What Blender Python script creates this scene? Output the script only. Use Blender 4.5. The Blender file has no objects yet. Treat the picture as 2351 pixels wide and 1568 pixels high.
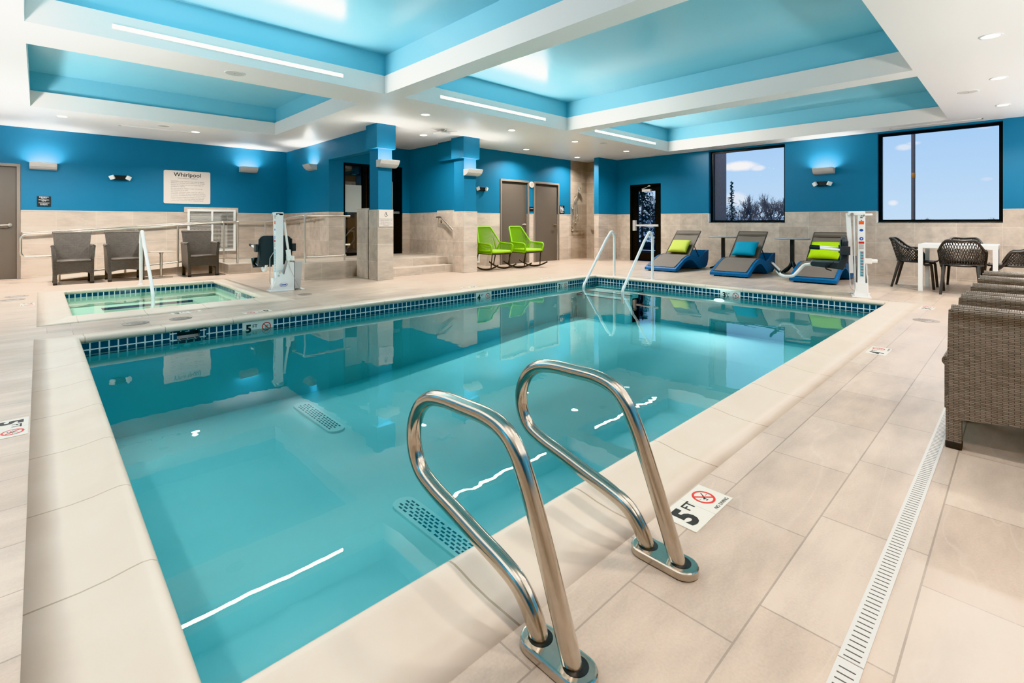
import bpy, bmesh, math, random
from mathutils import Vector, Matrix
rnd = random.Random(7)
SC = bpy.context.scene
COL = SC.collection
PI = math.pi

# ------------------------------------------------------------------ camera calibration (frame 2351 x 1568)
CX, HZ, F, H = 1175.5, 511.6, 1130.1, 1.05
YAW = math.atan((2349.8 - CX) / F)
FW = Vector((math.cos(YAW), math.sin(YAW), 0)); RT = Vector((math.sin(YAW), -math.cos(YAW), 0))
def at(px, depth, z=0.0):
    p = FW * depth + RT * ((px - CX) / F * depth)
    return Vector((p.x, p.y, z))

# ------------------------------------------------------------------ mesh collector
class M:
    def __init__(s): s.v = []; s.f = []; s.m = []; s.s = []
    def add(s, vs, fs, mi=0, sm=False):
        o = len(s.v); s.v += [tuple(v) for v in vs]
        for f in fs: s.f.append([o + i for i in f]); s.m.append(mi); s.s.append(sm)
        return s
    def box(s, x0, x1, y0, y1, z0, z1, mi=0, mat=None):
        if x0 > x1: x0, x1 = x1, x0
        if y0 > y1: y0, y1 = y1, y0
        if z0 > z1: z0, z1 = z1, z0
        vs = [Vector(p) for p in ((x0,y0,z0),(x1,y0,z0),(x1,y1,z0),(x0,y1,z0),(x0,y0,z1),(x1,y0,z1),(x1,y1,z1),(x0,y1,z1))]
        if mat is not None: vs = [mat @ v for v in vs]
        return s.add(vs, [(0,3,2,1),(4,5,6,7),(0,1,5,4),(1,2,6,5),(2,3,7,6),(3,0,4,7)], mi)
    def cbox(s, c, size, mi=0, rot=None):
        m = Matrix.Translation(c) @ (rot.to_4x4() if rot is not None else Matrix())
        a, b, d = [q / 2 for q in size]
        return s.box(-a, a, -b, b, -d, d, mi, m)
    def quad(s, a, b, c, d, mi=0, sm=False): return s.add([a, b, c, d], [(0,1,2,3)], mi, sm)
    def prism(s, poly, axis, a0, a1, mi=0, sm=False, caps=True):
        n = len(poly)
        def P(u, v, a): return {'x': (a,u,v), 'y': (u,a,v), 'z': (u,v,a)}[axis]
        vs = [P(u,v,a0) for u,v in poly] + [P(u,v,a1) for u,v in poly]
        fs = [(i,(i+1)%n,(i+1)%n+n,i+n) for i in range(n)]
        s.add(vs, fs, mi, sm)
        if caps: s.add(vs, [tuple(range(n-1,-1,-1)), tuple(range(n,2*n))], mi, False)
        return s
    def tube(s, path, r, n=10, mi=0, closed=False, cap=True, flat=None):
        P = [Vector(p) for p in path]; k = len(P)
        rr = r if isinstance(r, (list, tuple)) else [r] * k
        T = []
        for i in range(k):
            if closed: t = P[(i+1)%k] - P[i-1]
            else: t = (P[min(i+1,k-1)] - P[max(i-1,0)])
            T.append(t.normalized() if t.length > 1e-9 else Vector((0,0,1)))
        u = T[0].orthogonal().normalized()
        if abs(T[0].z) < .95: u = (Vector((0,0,1)) - T[0]*T[0].z).normalized()
        vs = []
        for i in range(k):
            u = (u - T[i]*u.dot(T[i]))
            u = u.normalized() if u.length > 1e-6 else T[i].orthogonal().normalized()
            w = T[i].cross(u)
            for j in range(n):
                a = 2*PI*j/n
                fx = flat if flat else 1.0
                vs.append(P[i] + u*(math.cos(a)*rr[i]*fx) + w*(math.sin(a)*rr[i]))
        fs = []
        for i in range(k if closed else k-1):
            for j in range(n):
                a, b = i*n+j, i*n+(j+1)%n; i2 = (i+1)%k
                fs.append((a, b, i2*n+(j+1)%n, i2*n+j))
        s.add(vs, fs, mi, True)
        if cap and not closed:
            s.add(vs[:n], [tuple(range(n-1,-1,-1))], mi); s.add(vs[-n:], [tuple(range(n))], mi)
        return s
    def cyl(s, a, b, r, n=16, mi=0, r2=None):
        return s.tube([a, b], [r, r if r2 is None else r2], n, mi)
    def lathe(s, prof, c=(0,0,0), n=24, mi=0, sm=True):
        vs = []; k = len(prof)
        for r, z in prof:
            for j in range(n):
                a = 2*PI*j/n; vs.append((c[0]+r*math.cos(a), c[1]+r*math.sin(a), c[2]+z))
        fs = [(i*n+j, i*n+(j+1)%n, (i+1)*n+(j+1)%n, (i+1)*n+j) for i in range(k-1) for j in range(n)]
        s.add(vs, fs, mi, sm)
        return s
    def disc(s, c, r, nrm='z', n=24, mi=0, rx=1.0):
        vs = []
        for j in range(n):
            a = 2*PI*j/n; u, w = math.cos(a)*r*rx, math.sin(a)*r
            vs.append({'z': (c[0]+u,c[1]+w,c[2]), '-z': (c[0]+u,c[1]-w,c[2]), '-y': (c[0]+u,c[1],c[2]+w), '-x': (c[0],c[1]-u,c[2]+w)}[nrm])
        return s.add(vs, [tuple(range(n))], mi)
    def grid(s, fn, nu, nv, mi=0, sm=True, skip=None, wrap=False):
        vs = [fn(i/nu, j/nv) for j in range(nv+1) for i in range(nu+1)]
        fs = []
        for j in range(nv):
            for i in range(nu):
                if skip and skip(i, j): continue
                a = j*(nu+1)+i; fs.append((a, a+1, a+nu+2, a+nu+1))
        return s.add(vs, fs, mi, sm)
    def xf(s, mat, start=0):
        for i in range(start, len(s.v)): s.v[i] = tuple(mat @ Vector(s.v[i]))
        return s

def fillet(pts, r, n=6):
    P = [Vector(p) for p in pts]; out = [P[0]]
    for i in range(1, len(P)-1):
        a, b, c = P[i-1], P[i], P[i+1]
        rr = r[i-1] if isinstance(r, (list, tuple)) else r
        d1, d2 = (a-b), (c-b); l1, l2 = d1.length, d2.length
        d1.normalize(); d2.normalize()
        ang = d1.angle(d2)
        if ang > PI-.02: out.append(b); continue
        t = min(rr/math.tan(ang/2), l1*.49, l2*.49)
        p1, p2 = b+d1*t, b+d2*t
        for k in range(n+1):
            q = k/n
            out.append(p1*(1-q)**2 + b*(2*q*(1-q)) + p2*q*q)
    out.append(P[-1]); return out

def box_uv(me):
    uv = me.uv_layers.new(name='UVMap').data
    vs = me.vertices
    for p in me.polygons:
        n = p.normal; ax, ay, az = abs(n.x), abs(n.y), abs(n.z)
        for li in p.loop_indices:
            c = vs[me.loops[li].vertex_index].co
            if az >= ax and az >= ay: uv[li].uv = (c.x, c.y)
            elif ax >= ay: uv[li].uv = (c.y, c.z)
            else: uv[li].uv = (c.x, c.z)

def B(name, m, mats, parent=None, loc=None, bevel=0.0, seg=2, kind=None, label=None, cat=None, group=None, weld=False, fixn=False):
    me = bpy.data.meshes.new(name)
    me.from_pydata(m.v, [], m.f)
    if not isinstance(mats, (list, tuple)): mats = [mats]
    for q in mats: me.materials.append(q)
    for p, mi, sm in zip(me.polygons, m.m, m.s): p.material_index = mi; p.use_smooth = sm
    if bevel > 0 or weld or fixn:
        bm = bmesh.new(); bm.from_mesh(me)
        bmesh.ops.remove_doubles(bm, verts=bm.verts, dist=1e-5)
        if bevel > 0:
            bm.normal_update()
            ed = [e for e in bm.edges if len(e.link_faces) == 2 and e.calc_face_angle(0) > .6]
            bmesh.ops.bevel(bm, geom=ed, offset=bevel, segments=seg, profile=.6, affect='EDGES', clamp_overlap=True)
        if fixn: bmesh.ops.recalc_face_normals(bm, faces=bm.faces)
        bm.to_mesh(me); bm.free()
    me.update(); box_uv(me)
    o = bpy.data.objects.new(name, me); COL.objects.link(o)
    if parent is not None: o.parent = parent
    if loc is not None: o.location = loc
    if kind: o['kind'] = kind
    tag(o, label, cat, group)
    return o
def tag(o, label=None, cat=None, group=None):
    if label: o['label'] = label
    if cat: o['category'] = cat
    if group: o['group'] = group
    return o
def T(name, label, cat, loc=(0,0,0), rz=0.0, group=None, kind=None):
    o = bpy.data.objects.new(name, None); COL.objects.link(o); o.empty_display_size = .1
    o.location = loc; o.rotation_euler = (0,0,rz); tag(o, label, cat, group)
    if kind: o['kind'] = kind
    return o
def dup(o, loc=None, rz=None, label=None, group=None):
    def rec(a, par):
        c = a.copy(); COL.objects.link(c); c.parent = par
        for ch in KIDS.get(a.name, ()) or [q for q in bpy.data.objects if q.parent == a]: rec(ch, c)
        return c
    r = rec(o, None)
    if loc is not None: r.location = loc
    if rz is not None: r.rotation_euler = (0,0,rz)
    if label: r['label'] = label
    if group: r['group'] = group
    return r
KIDS = {}
def S(name, m, mats, label, cat='structure', **k): return B(name, m, mats, kind='structure', label=label, cat=cat, **k)

def text_mesh(m, s, size, mat, mi=0, align='CENTER', bold=0.0, ext=0.0):
    cu = bpy.data.curves.new('lettering', 'FONT'); cu.body = s; cu.size = size; cu.align_x = align; cu.align_y = 'CENTER'
    cu.offset = bold; cu.extrude = ext; cu.resolution_u = 3
    o = bpy.data.objects.new('lettering', cu); COL.objects.link(o)
    dg = bpy.context.evaluated_depsgraph_get(); dg.update()
    me = bpy.data.meshes.new_from_object(o.evaluated_get(dg))
    m.add([mat @ v.co for v in me.vertices], [tuple(p.vertices) for p in me.polygons], mi)
    bpy.data.objects.remove(o); bpy.data.curves.remove(cu); bpy.data.meshes.remove(me)
# frames for writing: local x = reading direction, local y = up of the letters, local z = out of the surface
def fr_my(x, y, z): return Matrix(((1,0,0,x),(0,0,-1,y),(0,1,0,z),(0,0,0,1)))      # on a surface facing -Y
def fr_mx(x, y, z): return Matrix(((0,0,-1,x),(-1,0,0,y),(0,1,0,z),(0,0,0,1)))     # on a surface facing -X
def fr_up(x, y, z, rz=0): return Matrix.Translation((x,y,z)) @ Matrix.Rotation(rz, 4, 'Z')

# ------------------------------------------------------------------ materials
def nt(name):
    m = bpy.data.materials.new(name); m.use_nodes = True
    n = m.node_tree; b = n.nodes['Principled BSDF']
    return m, n, b
def P(name, col, rough=.5, metal=0.0, spec=.5, coat=0.0, emit=None, es=0.0, alpha=1.0, trans=0.0, noise=0.0, nscale=20.0, bump=0.0, bscale=60.0):
    m, n, b = nt(name)
    c = (*col, 1)
    b.inputs['Base Color'].default_value = c
    b.inputs['Roughness'].default_value = rough; b.inputs['Metallic'].default_value = metal
    b.inputs['Specular IOR Level'].default_value = spec; b.inputs['Coat Weight'].default_value = coat
    b.inputs['Transmission Weight'].default_value = trans
    if emit: b.inputs['Emission Color'].default_value = (*emit, 1); b.inputs['Emission Strength'].default_value = es
    if noise or bump:
        tc = n.nodes.new('ShaderNodeTexCoord')
        if noise:
            t = n.nodes.new('ShaderNodeTexNoise'); t.inputs['Scale'].default_value = nscale; t.inputs['Detail'].default_value = 5
            n.links.new(tc.outputs['Object'], t.inputs['Vector'])
            mx = n.nodes.new('ShaderNodeMix'); mx.data_type = 'RGBA'
            mx.inputs['A'].default_value = tuple(max(0, q*(1-noise)) for q in col) + (1,)
            mx.inputs['B'].default_value = tuple(min(1, q*(1+noise)) for q in col) + (1,)
            n.links.new(t.outputs['Fac'], mx.inputs['Factor']); n.links.new(mx.outputs['Result'], b.inputs['Base Color'])
        if bump:
            t2 = n.nodes.new('ShaderNodeTexNoise'); t2.inputs['Scale'].default_value = bscale; t2.inputs['Detail'].default_value = 3
            n.links.new(tc.outputs['Object'], t2.inputs['Vector'])
            bp = n.nodes.new('ShaderNodeBump'); bp.inputs['Strength'].default_value = bump; bp.inputs['Distance'].default_value = .01
            n.links.new(t2.outputs['Fac'], bp.inputs['Height']); n.links.new(bp.outputs['Normal'], b.inputs['Normal'])
    return m
def brick_mat(name, c1, c2, grout, bw, rh, gap, rough=.4, off=.0, freq=2, loc=(0,0), vein=0.15, bump=.25, vcol=None, nscale=2.2, stretch=3.0, spec=.5, VF=.22, speck=0.0):
    m, n, b = nt(name)
    uv = n.nodes.new('ShaderNodeUVMap'); mp = n.nodes.new('ShaderNodeMapping')
    mp.inputs['Location'].default_value = (loc[0], loc[1], 0)
    n.links.new(uv.outputs['UV'], mp.inputs['Vector'])
    bk = n.nodes.new('ShaderNodeTexBrick')
    bk.offset = off; bk.offset_frequency = freq; bk.squash = 1.0
    bk.inputs['Scale'].default_value = 1.0; bk.inputs['Mortar Size'].default_value = gap; bk.inputs['Mortar Smooth'].default_value = .1
    bk.inputs['Brick Width'].default_value = bw; bk.inputs['Row Height'].default_value = rh; bk.inputs['Bias'].default_value = 0
    bk.inputs['Color1'].default_value = (*c1, 1); bk.inputs['Color2'].default_value = (*c2, 1); bk.inputs['Mortar'].default_value = (*grout, 1)
    n.links.new(mp.outputs['Vector'], bk.inputs['Vector'])
    # stone clouding and pale veins
    tc = n.nodes.new('ShaderNodeTexCoord'); m2 = n.nodes.new('ShaderNodeMapping')
    m2.inputs['Scale'].default_value = (1, stretch, stretch); m2.inputs['Rotation'].default_value = (0, .3, .25)
    n.links.new(tc.outputs['Object'], m2.inputs['Vector'])
    ns = n.nodes.new('ShaderNodeTexNoise'); ns.inputs['Scale'].default_value = nscale; ns.inputs['Detail'].default_value = 8; ns.inputs['Roughness'].default_value = .62
    n.links.new(m2.outputs['Vector'], ns.inputs['Vector'])
    rp = n.nodes.new('ShaderNodeValToRGB'); rp.color_ramp.elements[0].position = .3; rp.color_ramp.elements[1].position = .72
    rp.color_ramp.elements[0].color = (1-vein, 1-vein, 1-vein, 1); rp.color_ramp.elements[1].color = (1+vein*.6, 1+vein*.58, 1+vein*.55, 1)
    n.links.new(ns.outputs['Fac'], rp.inputs['Fac'])
    mu = n.nodes.new('ShaderNodeMix'); mu.data_type = 'RGBA'; mu.blend_type = 'MULTIPLY'; mu.inputs['Factor'].default_value = 1
    n.links.new(bk.outputs['Color'], mu.inputs['A']); n.links.new(rp.outputs['Color'], mu.inputs['B'])
    out = mu.outputs['Result']
    if vcol:
        # long pale veins
        m3 = n.nodes.new('ShaderNodeMapping'); m3.inputs['Rotation'].default_value = (.6, .5, .9); m3.inputs['Scale'].default_value = (.35, 1.3, 1.3)
        n.links.new(tc.outputs['Object'], m3.inputs['Vector'])
        n3 = n.nodes.new('ShaderNodeTexNoise'); n3.inputs['Scale'].default_value = 1.6; n3.inputs['Detail'].default_value = 4; n3.inputs['Distortion'].default_value = .6
        n.links.new(m3.outputs['Vector'], n3.inputs['Vector'])
        r3 = n.nodes.new('ShaderNodeValToRGB'); e = r3.color_ramp.elements
        e[0].position = .493; e[0].color = (0,0,0,1); e[1].position = .5; e[1].color = (1,1,1,1)
        q = r3.color_ramp.elements.new(.507); q.color = (0,0,0,1)
        n.links.new(n3.outputs['Fac'], r3.inputs['Fac'])
        mk = n.nodes.new('ShaderNodeMath'); mk.operation = 'MULTIPLY'; mk.inputs[1].default_value = VF
        n.links.new(r3.outputs['Color'], mk.inputs[0])
        mv = n.nodes.new('ShaderNodeMix'); mv.data_type = 'RGBA'; mv.inputs['B'].default_value = (*vcol, 1)
        n.links.new(mk.outputs[0], mv.inputs['Factor']); n.links.new(out, mv.inputs['A']); out = mv.outputs['Result']
    if speck:
        n4 = n.nodes.new('ShaderNodeTexNoise'); n4.inputs['Scale'].default_value = 130; n4.inputs['Detail'].default_value = 2
        n.links.new(tc.outputs['Object'], n4.inputs['Vector'])
        r4 = n.nodes.new('ShaderNodeValToRGB'); r4.color_ramp.elements[0].position = .25; r4.color_ramp.elements[1].position = .75
        r4.color_ramp.elements[0].color = (1-speck,1-speck,1-speck,1); r4.color_ramp.elements[1].color = (1+speck,1+speck,1+speck,1)
        n.links.new(n4.outputs['Fac'], r4.inputs['Fac'])
        m4 = n.nodes.new('ShaderNodeMix'); m4.data_type = 'RGBA'; m4.blend_type = 'MULTIPLY'; m4.inputs['Factor'].default_value = 1
        n.links.new(out, m4.inputs['A']); n.links.new(r4.outputs['Color'], m4.inputs['B']); out = m4.outputs['Result']
    n.links.new(out, b.inputs['Base Color'])
    b.inputs['Roughness'].default_value = rough; b.inputs['Specular IOR Level'].default_value = spec
    bp = n.nodes.new('ShaderNodeBump'); bp.inputs['Strength'].default_value = bump; bp.inputs['Distance'].default_value = .004; bp.invert = True
    n.links.new(bk.outputs['Fac'], bp.inputs['Height']); n.links.new(bp.outputs['Normal'], b.inputs['Normal'])
    return m
def emit_mat(name, col, s):
    m = bpy.data.materials.new(name); m.use_nodes = True; n = m.node_tree
    n.nodes.clear(); o = n.nodes.new('ShaderNodeOutputMaterial'); e = n.nodes.new('ShaderNodeEmission')
    e.inputs['Color'].default_value = (*col, 1); e.inputs['Strength'].default_value = s
    n.links.new(e.outputs[0], o.inputs['Surface']); return m
def glass_mat(name, tint=(1,1,1), ior=1.45, rough=0.0):
    m = bpy.data.materials.new(name); m.use_nodes = True; n = m.node_tree
    n.nodes.clear(); o = n.nodes.new('ShaderNodeOutputMaterial')
    t = n.nodes.new('ShaderNodeBsdfTransparent'); t.inputs['Color'].default_value = (*tint, 1)
    g = n.nodes.new('ShaderNodeBsdfGlossy'); g.inputs['Roughness'].default_value = rough
    f = n.nodes.new('ShaderNodeFresnel'); f.inputs['IOR'].default_value = ior
    x = n.nodes.new('ShaderNodeMixShader')
    n.links.new(f.outputs[0], x.inputs[0]); n.links.new(t.outputs[0], x.inputs[1]); n.links.new(g.outputs[0], x.inputs[2])
    n.links.new(x.outputs[0], o.inputs['Surface']); return m
def water_mat(name, tint, strength=.05, scale=1.4, ior=1.5):
    m = glass_mat(name, tint, ior, 0.0); n = m.node_tree
    tc = n.nodes.new('ShaderNodeTexCoord'); mp = n.nodes.new('ShaderNodeMapping'); mp.inputs['Scale'].default_value = (1.0, .55, 1); mp.inputs['Rotation'].default_value = (0,0,.5)
    a = n.nodes.new('ShaderNodeTexNoise'); a.inputs['Scale'].default_value = scale; a.inputs['Detail'].default_value = 4; a.inputs['Distortion'].default_value = .4
    bp = n.nodes.new('ShaderNodeBump'); bp.inputs['Strength'].default_value = strength; bp.inputs['Distance'].default_value = .05
    n.links.new(tc.outputs['Object'], mp.inputs['Vector']); n.links.new(mp.outputs['Vector'], a.inputs['Vector'])
    n.links.new(a.outputs['Fac'], bp.inputs['Height'])
    for q in n.nodes:
        if q.type in ('BSDF_GLOSSY', 'FRESNEL'): n.links.new(bp.outputs['Normal'], q.inputs['Normal'])
    return m
def weave_mat(name, c1, c2, bw=.032, rh=.0085, dark=(.02,.014,.01), rough=.45, bump=.9, swap=False):
    m, n, b = nt(name)
    uv = n.nodes.new('ShaderNodeUVMap'); mp = n.nodes.new('ShaderNodeMapping')
    if swap: mp.inputs['Rotation'].default_value = (0,0,PI/2)
    n.links.new(uv.outputs['UV'], mp.inputs['Vector'])
    bk = n.nodes.new('ShaderNodeTexBrick'); bk.offset = .5; bk.offset_frequency = 2
    bk.inputs['Scale'].default_value = 1; bk.inputs['Brick Width'].default_value = bw; bk.inputs['Row Height'].default_value = rh
    bk.inputs['Mortar Size'].default_value = rh*.17; bk.inputs['Mortar Smooth'].default_value = 1.0
    bk.inputs['Color1'].default_value = (*c1, 1); bk.inputs['Color2'].default_value = (*c2, 1); bk.inputs['Mortar'].default_value = (*dark, 1)
    n.links.new(mp.outputs['Vector'], bk.inputs['Vector']); n.links.new(bk.outputs['Color'], b.inputs['Base Color'])
    b.inputs['Roughness'].default_value = rough
    bp = n.nodes.new('ShaderNodeBump'); bp.inputs['Strength'].default_value = bump; bp.inputs['Distance'].default_value = .003; bp.invert = True
    n.links.new(bk.outputs['Fac'], bp.inputs['Height']); n.links.new(bp.outputs['Normal'], b.inputs['Normal'])
    return m
def coping_mat(name, axis, off):
    m, n, b = nt(name)
    uv = n.nodes.new('ShaderNodeUVMap'); sp = n.nodes.new('ShaderNodeSeparateXYZ'); n.links.new(uv.outputs['UV'], sp.inputs[0])
    tc = n.nodes.new('ShaderNodeTexCoord'); so = n.nodes.new('ShaderNodeSeparateXYZ'); n.links.new(tc.outputs['Object'], so.inputs[0])
    a = n.nodes.new('ShaderNodeMath'); a.operation = 'SUBTRACT'; a.inputs[1].default_value = off
    n.links.new(so.outputs[axis], a.inputs[0])
    d = n.nodes.new('ShaderNodeMath'); d.operation = 'DIVIDE'; d.inputs[1].default_value = .6; n.links.new(a.outputs[0], d.inputs[0])
    fr = n.nodes.new('ShaderNodeMath'); fr.operation = 'FRACT'; n.links.new(d.outputs[0], fr.inputs[0])
    lt = n.nodes.new('ShaderNodeMath'); lt.operation = 'LESS_THAN'; lt.inputs[1].default_value = .012; n.links.new(fr.outputs[0], lt.inputs[0])
    ns = n.nodes.new('ShaderNodeTexNoise'); ns.inputs['Scale'].default_value = 3.5; ns.inputs['Detail'].default_value = 5
    n.links.new(tc.outputs['Object'], ns.inputs['Vector'])
    rp = n.nodes.new('ShaderNodeValToRGB'); e = rp.color_ramp.elements
    e[0].position = .3; e[0].color = (.575,.465,.372,1); e[1].position = .7; e[1].color = (.64,.535,.44,1)
    n.links.new(ns.outputs['Fac'], rp.inputs['Fac'])
    mx = n.nodes.new('ShaderNodeMix'); mx.data_type = 'RGBA'; mx.inputs['B'].default_value = (.36,.28,.20,1)
    n.links.new(lt.outputs[0], mx.inputs['Factor']); n.links.new(rp.outputs['Color'], mx.inputs['A']); n.links.new(mx.outputs['Result'], b.inputs['Base Color'])
    b.inputs['Roughness'].default_value = .42
    return m

WHITE_CEIL = P('white_ceiling_paint', (.78,.77,.755), rough=.36, spec=.4)
BLUE_WALL = P('deep_blue_wall_paint', (.016,.145,.265), rough=.45, spec=.35, noise=.04, nscale=3)
BLUE_CEIL = P('light_blue_ceiling_paint', (.21,.50,.62), rough=.21, spec=.5)
WALL_TILE = brick_mat('beige_wall_tile', (.49,.405,.335), (.60,.51,.43), (.66,.58,.50), .595, .316, .0035, rough=.38, off=0, loc=(.345,-.024), vein=.24, bump=.3, vcol=(.70,.62,.54))
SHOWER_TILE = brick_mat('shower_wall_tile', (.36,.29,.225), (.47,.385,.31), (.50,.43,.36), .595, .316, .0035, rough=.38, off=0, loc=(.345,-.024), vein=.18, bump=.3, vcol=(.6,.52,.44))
FLOOR_TILE = brick_mat('beige_floor_tile', (.475,.365,.29), (.555,.442,.36), (.33,.255,.205), .595, .297, .0028, rough=.33, off=.3, loc=(-.2385,-.503), vein=.24, bump=.25, vcol=(.74,.64,.55), VF=.12, speck=.06)
COPE_X = coping_mat('cream_coping_stone', 0, .3)
COPE_Y = coping_mat('cream_coping_stone_side', 1, .05)
PLASTER = P('aqua_pool_plaster', (.40,.77,.80), rough=.8, noise=.04, nscale=3)
SPA_PLASTER = P('pale_green_spa_plaster', (.58,.75,.62), rough=.8)
POOL_TILE = brick_mat('navy_waterline_tile', (.002,.036,.078), (.004,.052,.105), (.70,.74,.74), .0675, .0675, .0062, rough=.12, off=0, loc=(.0,.034), vein=.05, bump=.4)
NAVY = P('navy_tile_line', (.01,.03,.12), rough=.2)
WATER = water_mat('pool_water_surface', (.74,.965,.975), .06, 1.3)
SPA_WATER = water_mat('spa_water_surface', (.84,.98,.95), .03, 1.6, 1.3)
CHROME = P('polished_steel', (.56,.50,.43), rough=.17, metal=1, noise=.12, nscale=60)
BRUSHED = P('brushed_steel', (.66,.60,.53), rough=.28, metal=1)
WHITE_POWDER = P('white_powder_coat', (.80,.80,.79), rough=.3)
WHITE_PLASTIC = P('white_plastic', (.78,.77,.74), rough=.4)
OFFWHITE = P('cream_sign_face', (.70,.62,.56), rough=.5)
GREY_PAINT = P('grey_metal_paint', (.50,.48,.46), rough=.35)
DOOR_GREY = P('warm_grey_door_paint', (.115,.095,.078), rough=.4)
FRAME_TAUPE = P('taupe_door_frame', (.21,.175,.145), rough=.4)
BLACK_FRAME = P('dark_bronze_frame', (.0075,.0068,.0065), rough=.35, spec=.2)
BLACK = P('black_plastic', (.012,.012,.012), rough=.4)
INK = P('black_ink', (.02,.018,.016), rough=.6)
GREYINK = P('grey_ink', (.20,.17,.15), rough=.6)
WHITEINK = P('white_ink', (.85,.85,.85), rough=.6)
RED = P('red_ink', (.55,.03,.02), rough=.5)
ORANGE = P('orange_sticker', (.75,.10,.02), rough=.5)
BLUEINK = P('blue_ink', (.03,.08,.35), rough=.5)
TEALINK = P('teal_ink', (.12,.36,.46), rough=.5)
CHARCOAL = P('charcoal_plastic', (.045,.047,.052), rough=.38)
TAUPE_SLING = P('taupe_mesh_fabric', (.155,.125,.105), rough=.75, bump=.15, bscale=300)
LOUNGE_BLUE = weave_mat('blue_woven_resin', (.0,.125,.34), (.0,.10,.27), .05, .012, (.0,.035,.12), bump=.7)
LOUNGE_FRAME = P('bronze_tube', (.075,.062,.055), rough=.4)
TABLE_GREY = P('graphite_table_paint', (.045,.042,.042), rough=.3)
TABLE_TOPM = P('grey_table_laminate', (.30,.31,.32), rough=.15)
WICKER_DARK = weave_mat('charcoal_wicker', (.10,.083,.071), (.135,.113,.097), .030, .0080, (.030,.025,.021))
WICKER_BROWN = weave_mat('brown_grey_wicker', (.165,.125,.095), (.235,.185,.148), .036, .0080, (.045,.032,.024))
CAP_BROWN = P('brown_foot_cap', (.035,.028,.024), rough=.5)
LIME = P('lime_green_cord', (.19,.40,.008), rough=.5)
LIME_CUSH = P('lime_green_cushion_fabric', (.31,.52,.02), rough=.75)
PIL_GREEN = P('pale_lime_pillow_fabric', (.45,.50,.08), rough=.8, bump=.2, bscale=120)
PIL_LIME = P('bright_lime_pillow_fabric', (.36,.55,.005), rough=.8, bump=.2, bscale=120)
PIL_BLUE = P('teal_pillow_fabric', (.0,.21,.33), rough=.8, bump=.2, bscale=120)
RESIN = P('graphite_resin', (.047,.043,.041), rough=.35)
DK_METAL = P('dark_brown_metal', (.03,.024,.02), rough=.4)
GLASS = glass_mat('window_glass', (.97,.98,.98), 1.04)
DARK_GLASS = glass_mat('storefront_glass', (.55,.55,.53), 1.75)
FROST = P('frosted_film', (.42,.44,.41), rough=.6, spec=.3)
STRIP_E = emit_mat('linear_light_lens', (1,.97,.92), 7)
DOWN_E = emit_mat('downlight_lens', (1,.97,.92), 22)
SCONCE_E = emit_mat('sconce_lens', (1,.96,.9), 3)
CONCRETE = P('grout_slab', (.45,.38,.32), rough=.6)
# ================================================================== the setting
ZC, WT = 2.848, 1.285
def cells(m, axis, c0, c1, a0, a1, z0, z1, holes, mi_of, extra_a=(), extra_z=()):
    A = sorted(set([a0, a1] + [h[0] for h in holes] + [h[1] for h in holes] + list(extra_a)))
    Z = sorted(set([z0, z1] + [h[2] for h in holes] + [h[3] for h in holes] + list(extra_z)))
    A = [q for q in A if a0 <= q <= a1]; Z = [q for q in Z if z0 <= q <= z1]
    for i in range(len(A)-1):
        for j in range(len(Z)-1):
            am, zm = (A[i]+A[i+1])/2, (Z[j]+Z[j+1])/2
            if any(h[0] < am < h[1] and h[2] < zm < h[3] for h in holes): continue
            mi = mi_of(am, zm)
            if axis == 'x': m.box(c0, c1, A[i], A[i+1], Z[j], Z[j+1], mi)
            elif axis == 'y': m.box(A[i], A[i+1], c0, c1, Z[j], Z[j+1], mi)
            else: m.box(A[i], A[i+1], Z[j], Z[j+1], c0, c1, mi)
TP = lambda a, z: 0 if z < WT else 1
WM = [WALL_TILE, BLUE_WALL]

# floor with openings for the two basins
PX0, PX1, PY0, PY1 = .27, 7.95, 1.235, 5.86           # main pool, coping nose line
SX0, SX1, SY0, SY1 = .28, 2.26, 7.35, 10.05           # whirlpool, coping nose line
PO = (-.03, 8.27, .91, 6.17); SO = (-.014, 2.53, 6.88, 10.35)
m = M(); cells(m, 'z', -.06, 0, -1.6, 12.0, -2.4, 13.05, [PO, SO], lambda a, z: 0)
S('floor', m, FLOOR_TILE, 'beige stone look tile floor around both pools', 'floor')

def ring(m, nose, outer, prof):
    x0, x1, y0, y1 = nose; X0, X1, Y0, Y1 = outer
    def rect(t, z): return [(x0+(X0-x0)*t, y0+(Y0-y0)*t, z), (x1+(X1-x1)*t, y0+(Y0-y0)*t, z), (x1+(X1-x1)*t, y1+(Y1-y1)*t, z), (x0+(X0-x0)*t, y1+(Y1-y1)*t, z)]
    R = [rect(t, z) for t, z in prof]
    for k in range(4):
        vs = []
        for r in R: vs += [r[k], r[(k+1) % 4]]
        m.add(vs, [(2*i, 2*i+1, 2*i+3, 2*i+2) for i in range(len(R)-1)], k % 2, True)
CP = [(1.0,-.05),(1.0,.001),(.62,.002),(.40,.008),(.24,.017),(.14,.021),(.07,.019),(.025,.010),(.0,-.006),(.0,-.020),(.02,-.032),(.06,-.037),(.08,-.037)]
m = M(); ring(m, (PX0,PX1,PY0,PY1), PO, CP)
S('pool_coping', m, [COPE_X, COPE_Y], 'cream stone coping with raised rounded lip around the large pool', 'pool coping')
m = M(); ring(m, (SX0,SX1,SY0,SY1), SO, CP)
S('whirlpool_coping', m, [COPE_X, COPE_Y], 'cream stone coping around the small whirlpool', 'pool coping')

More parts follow.
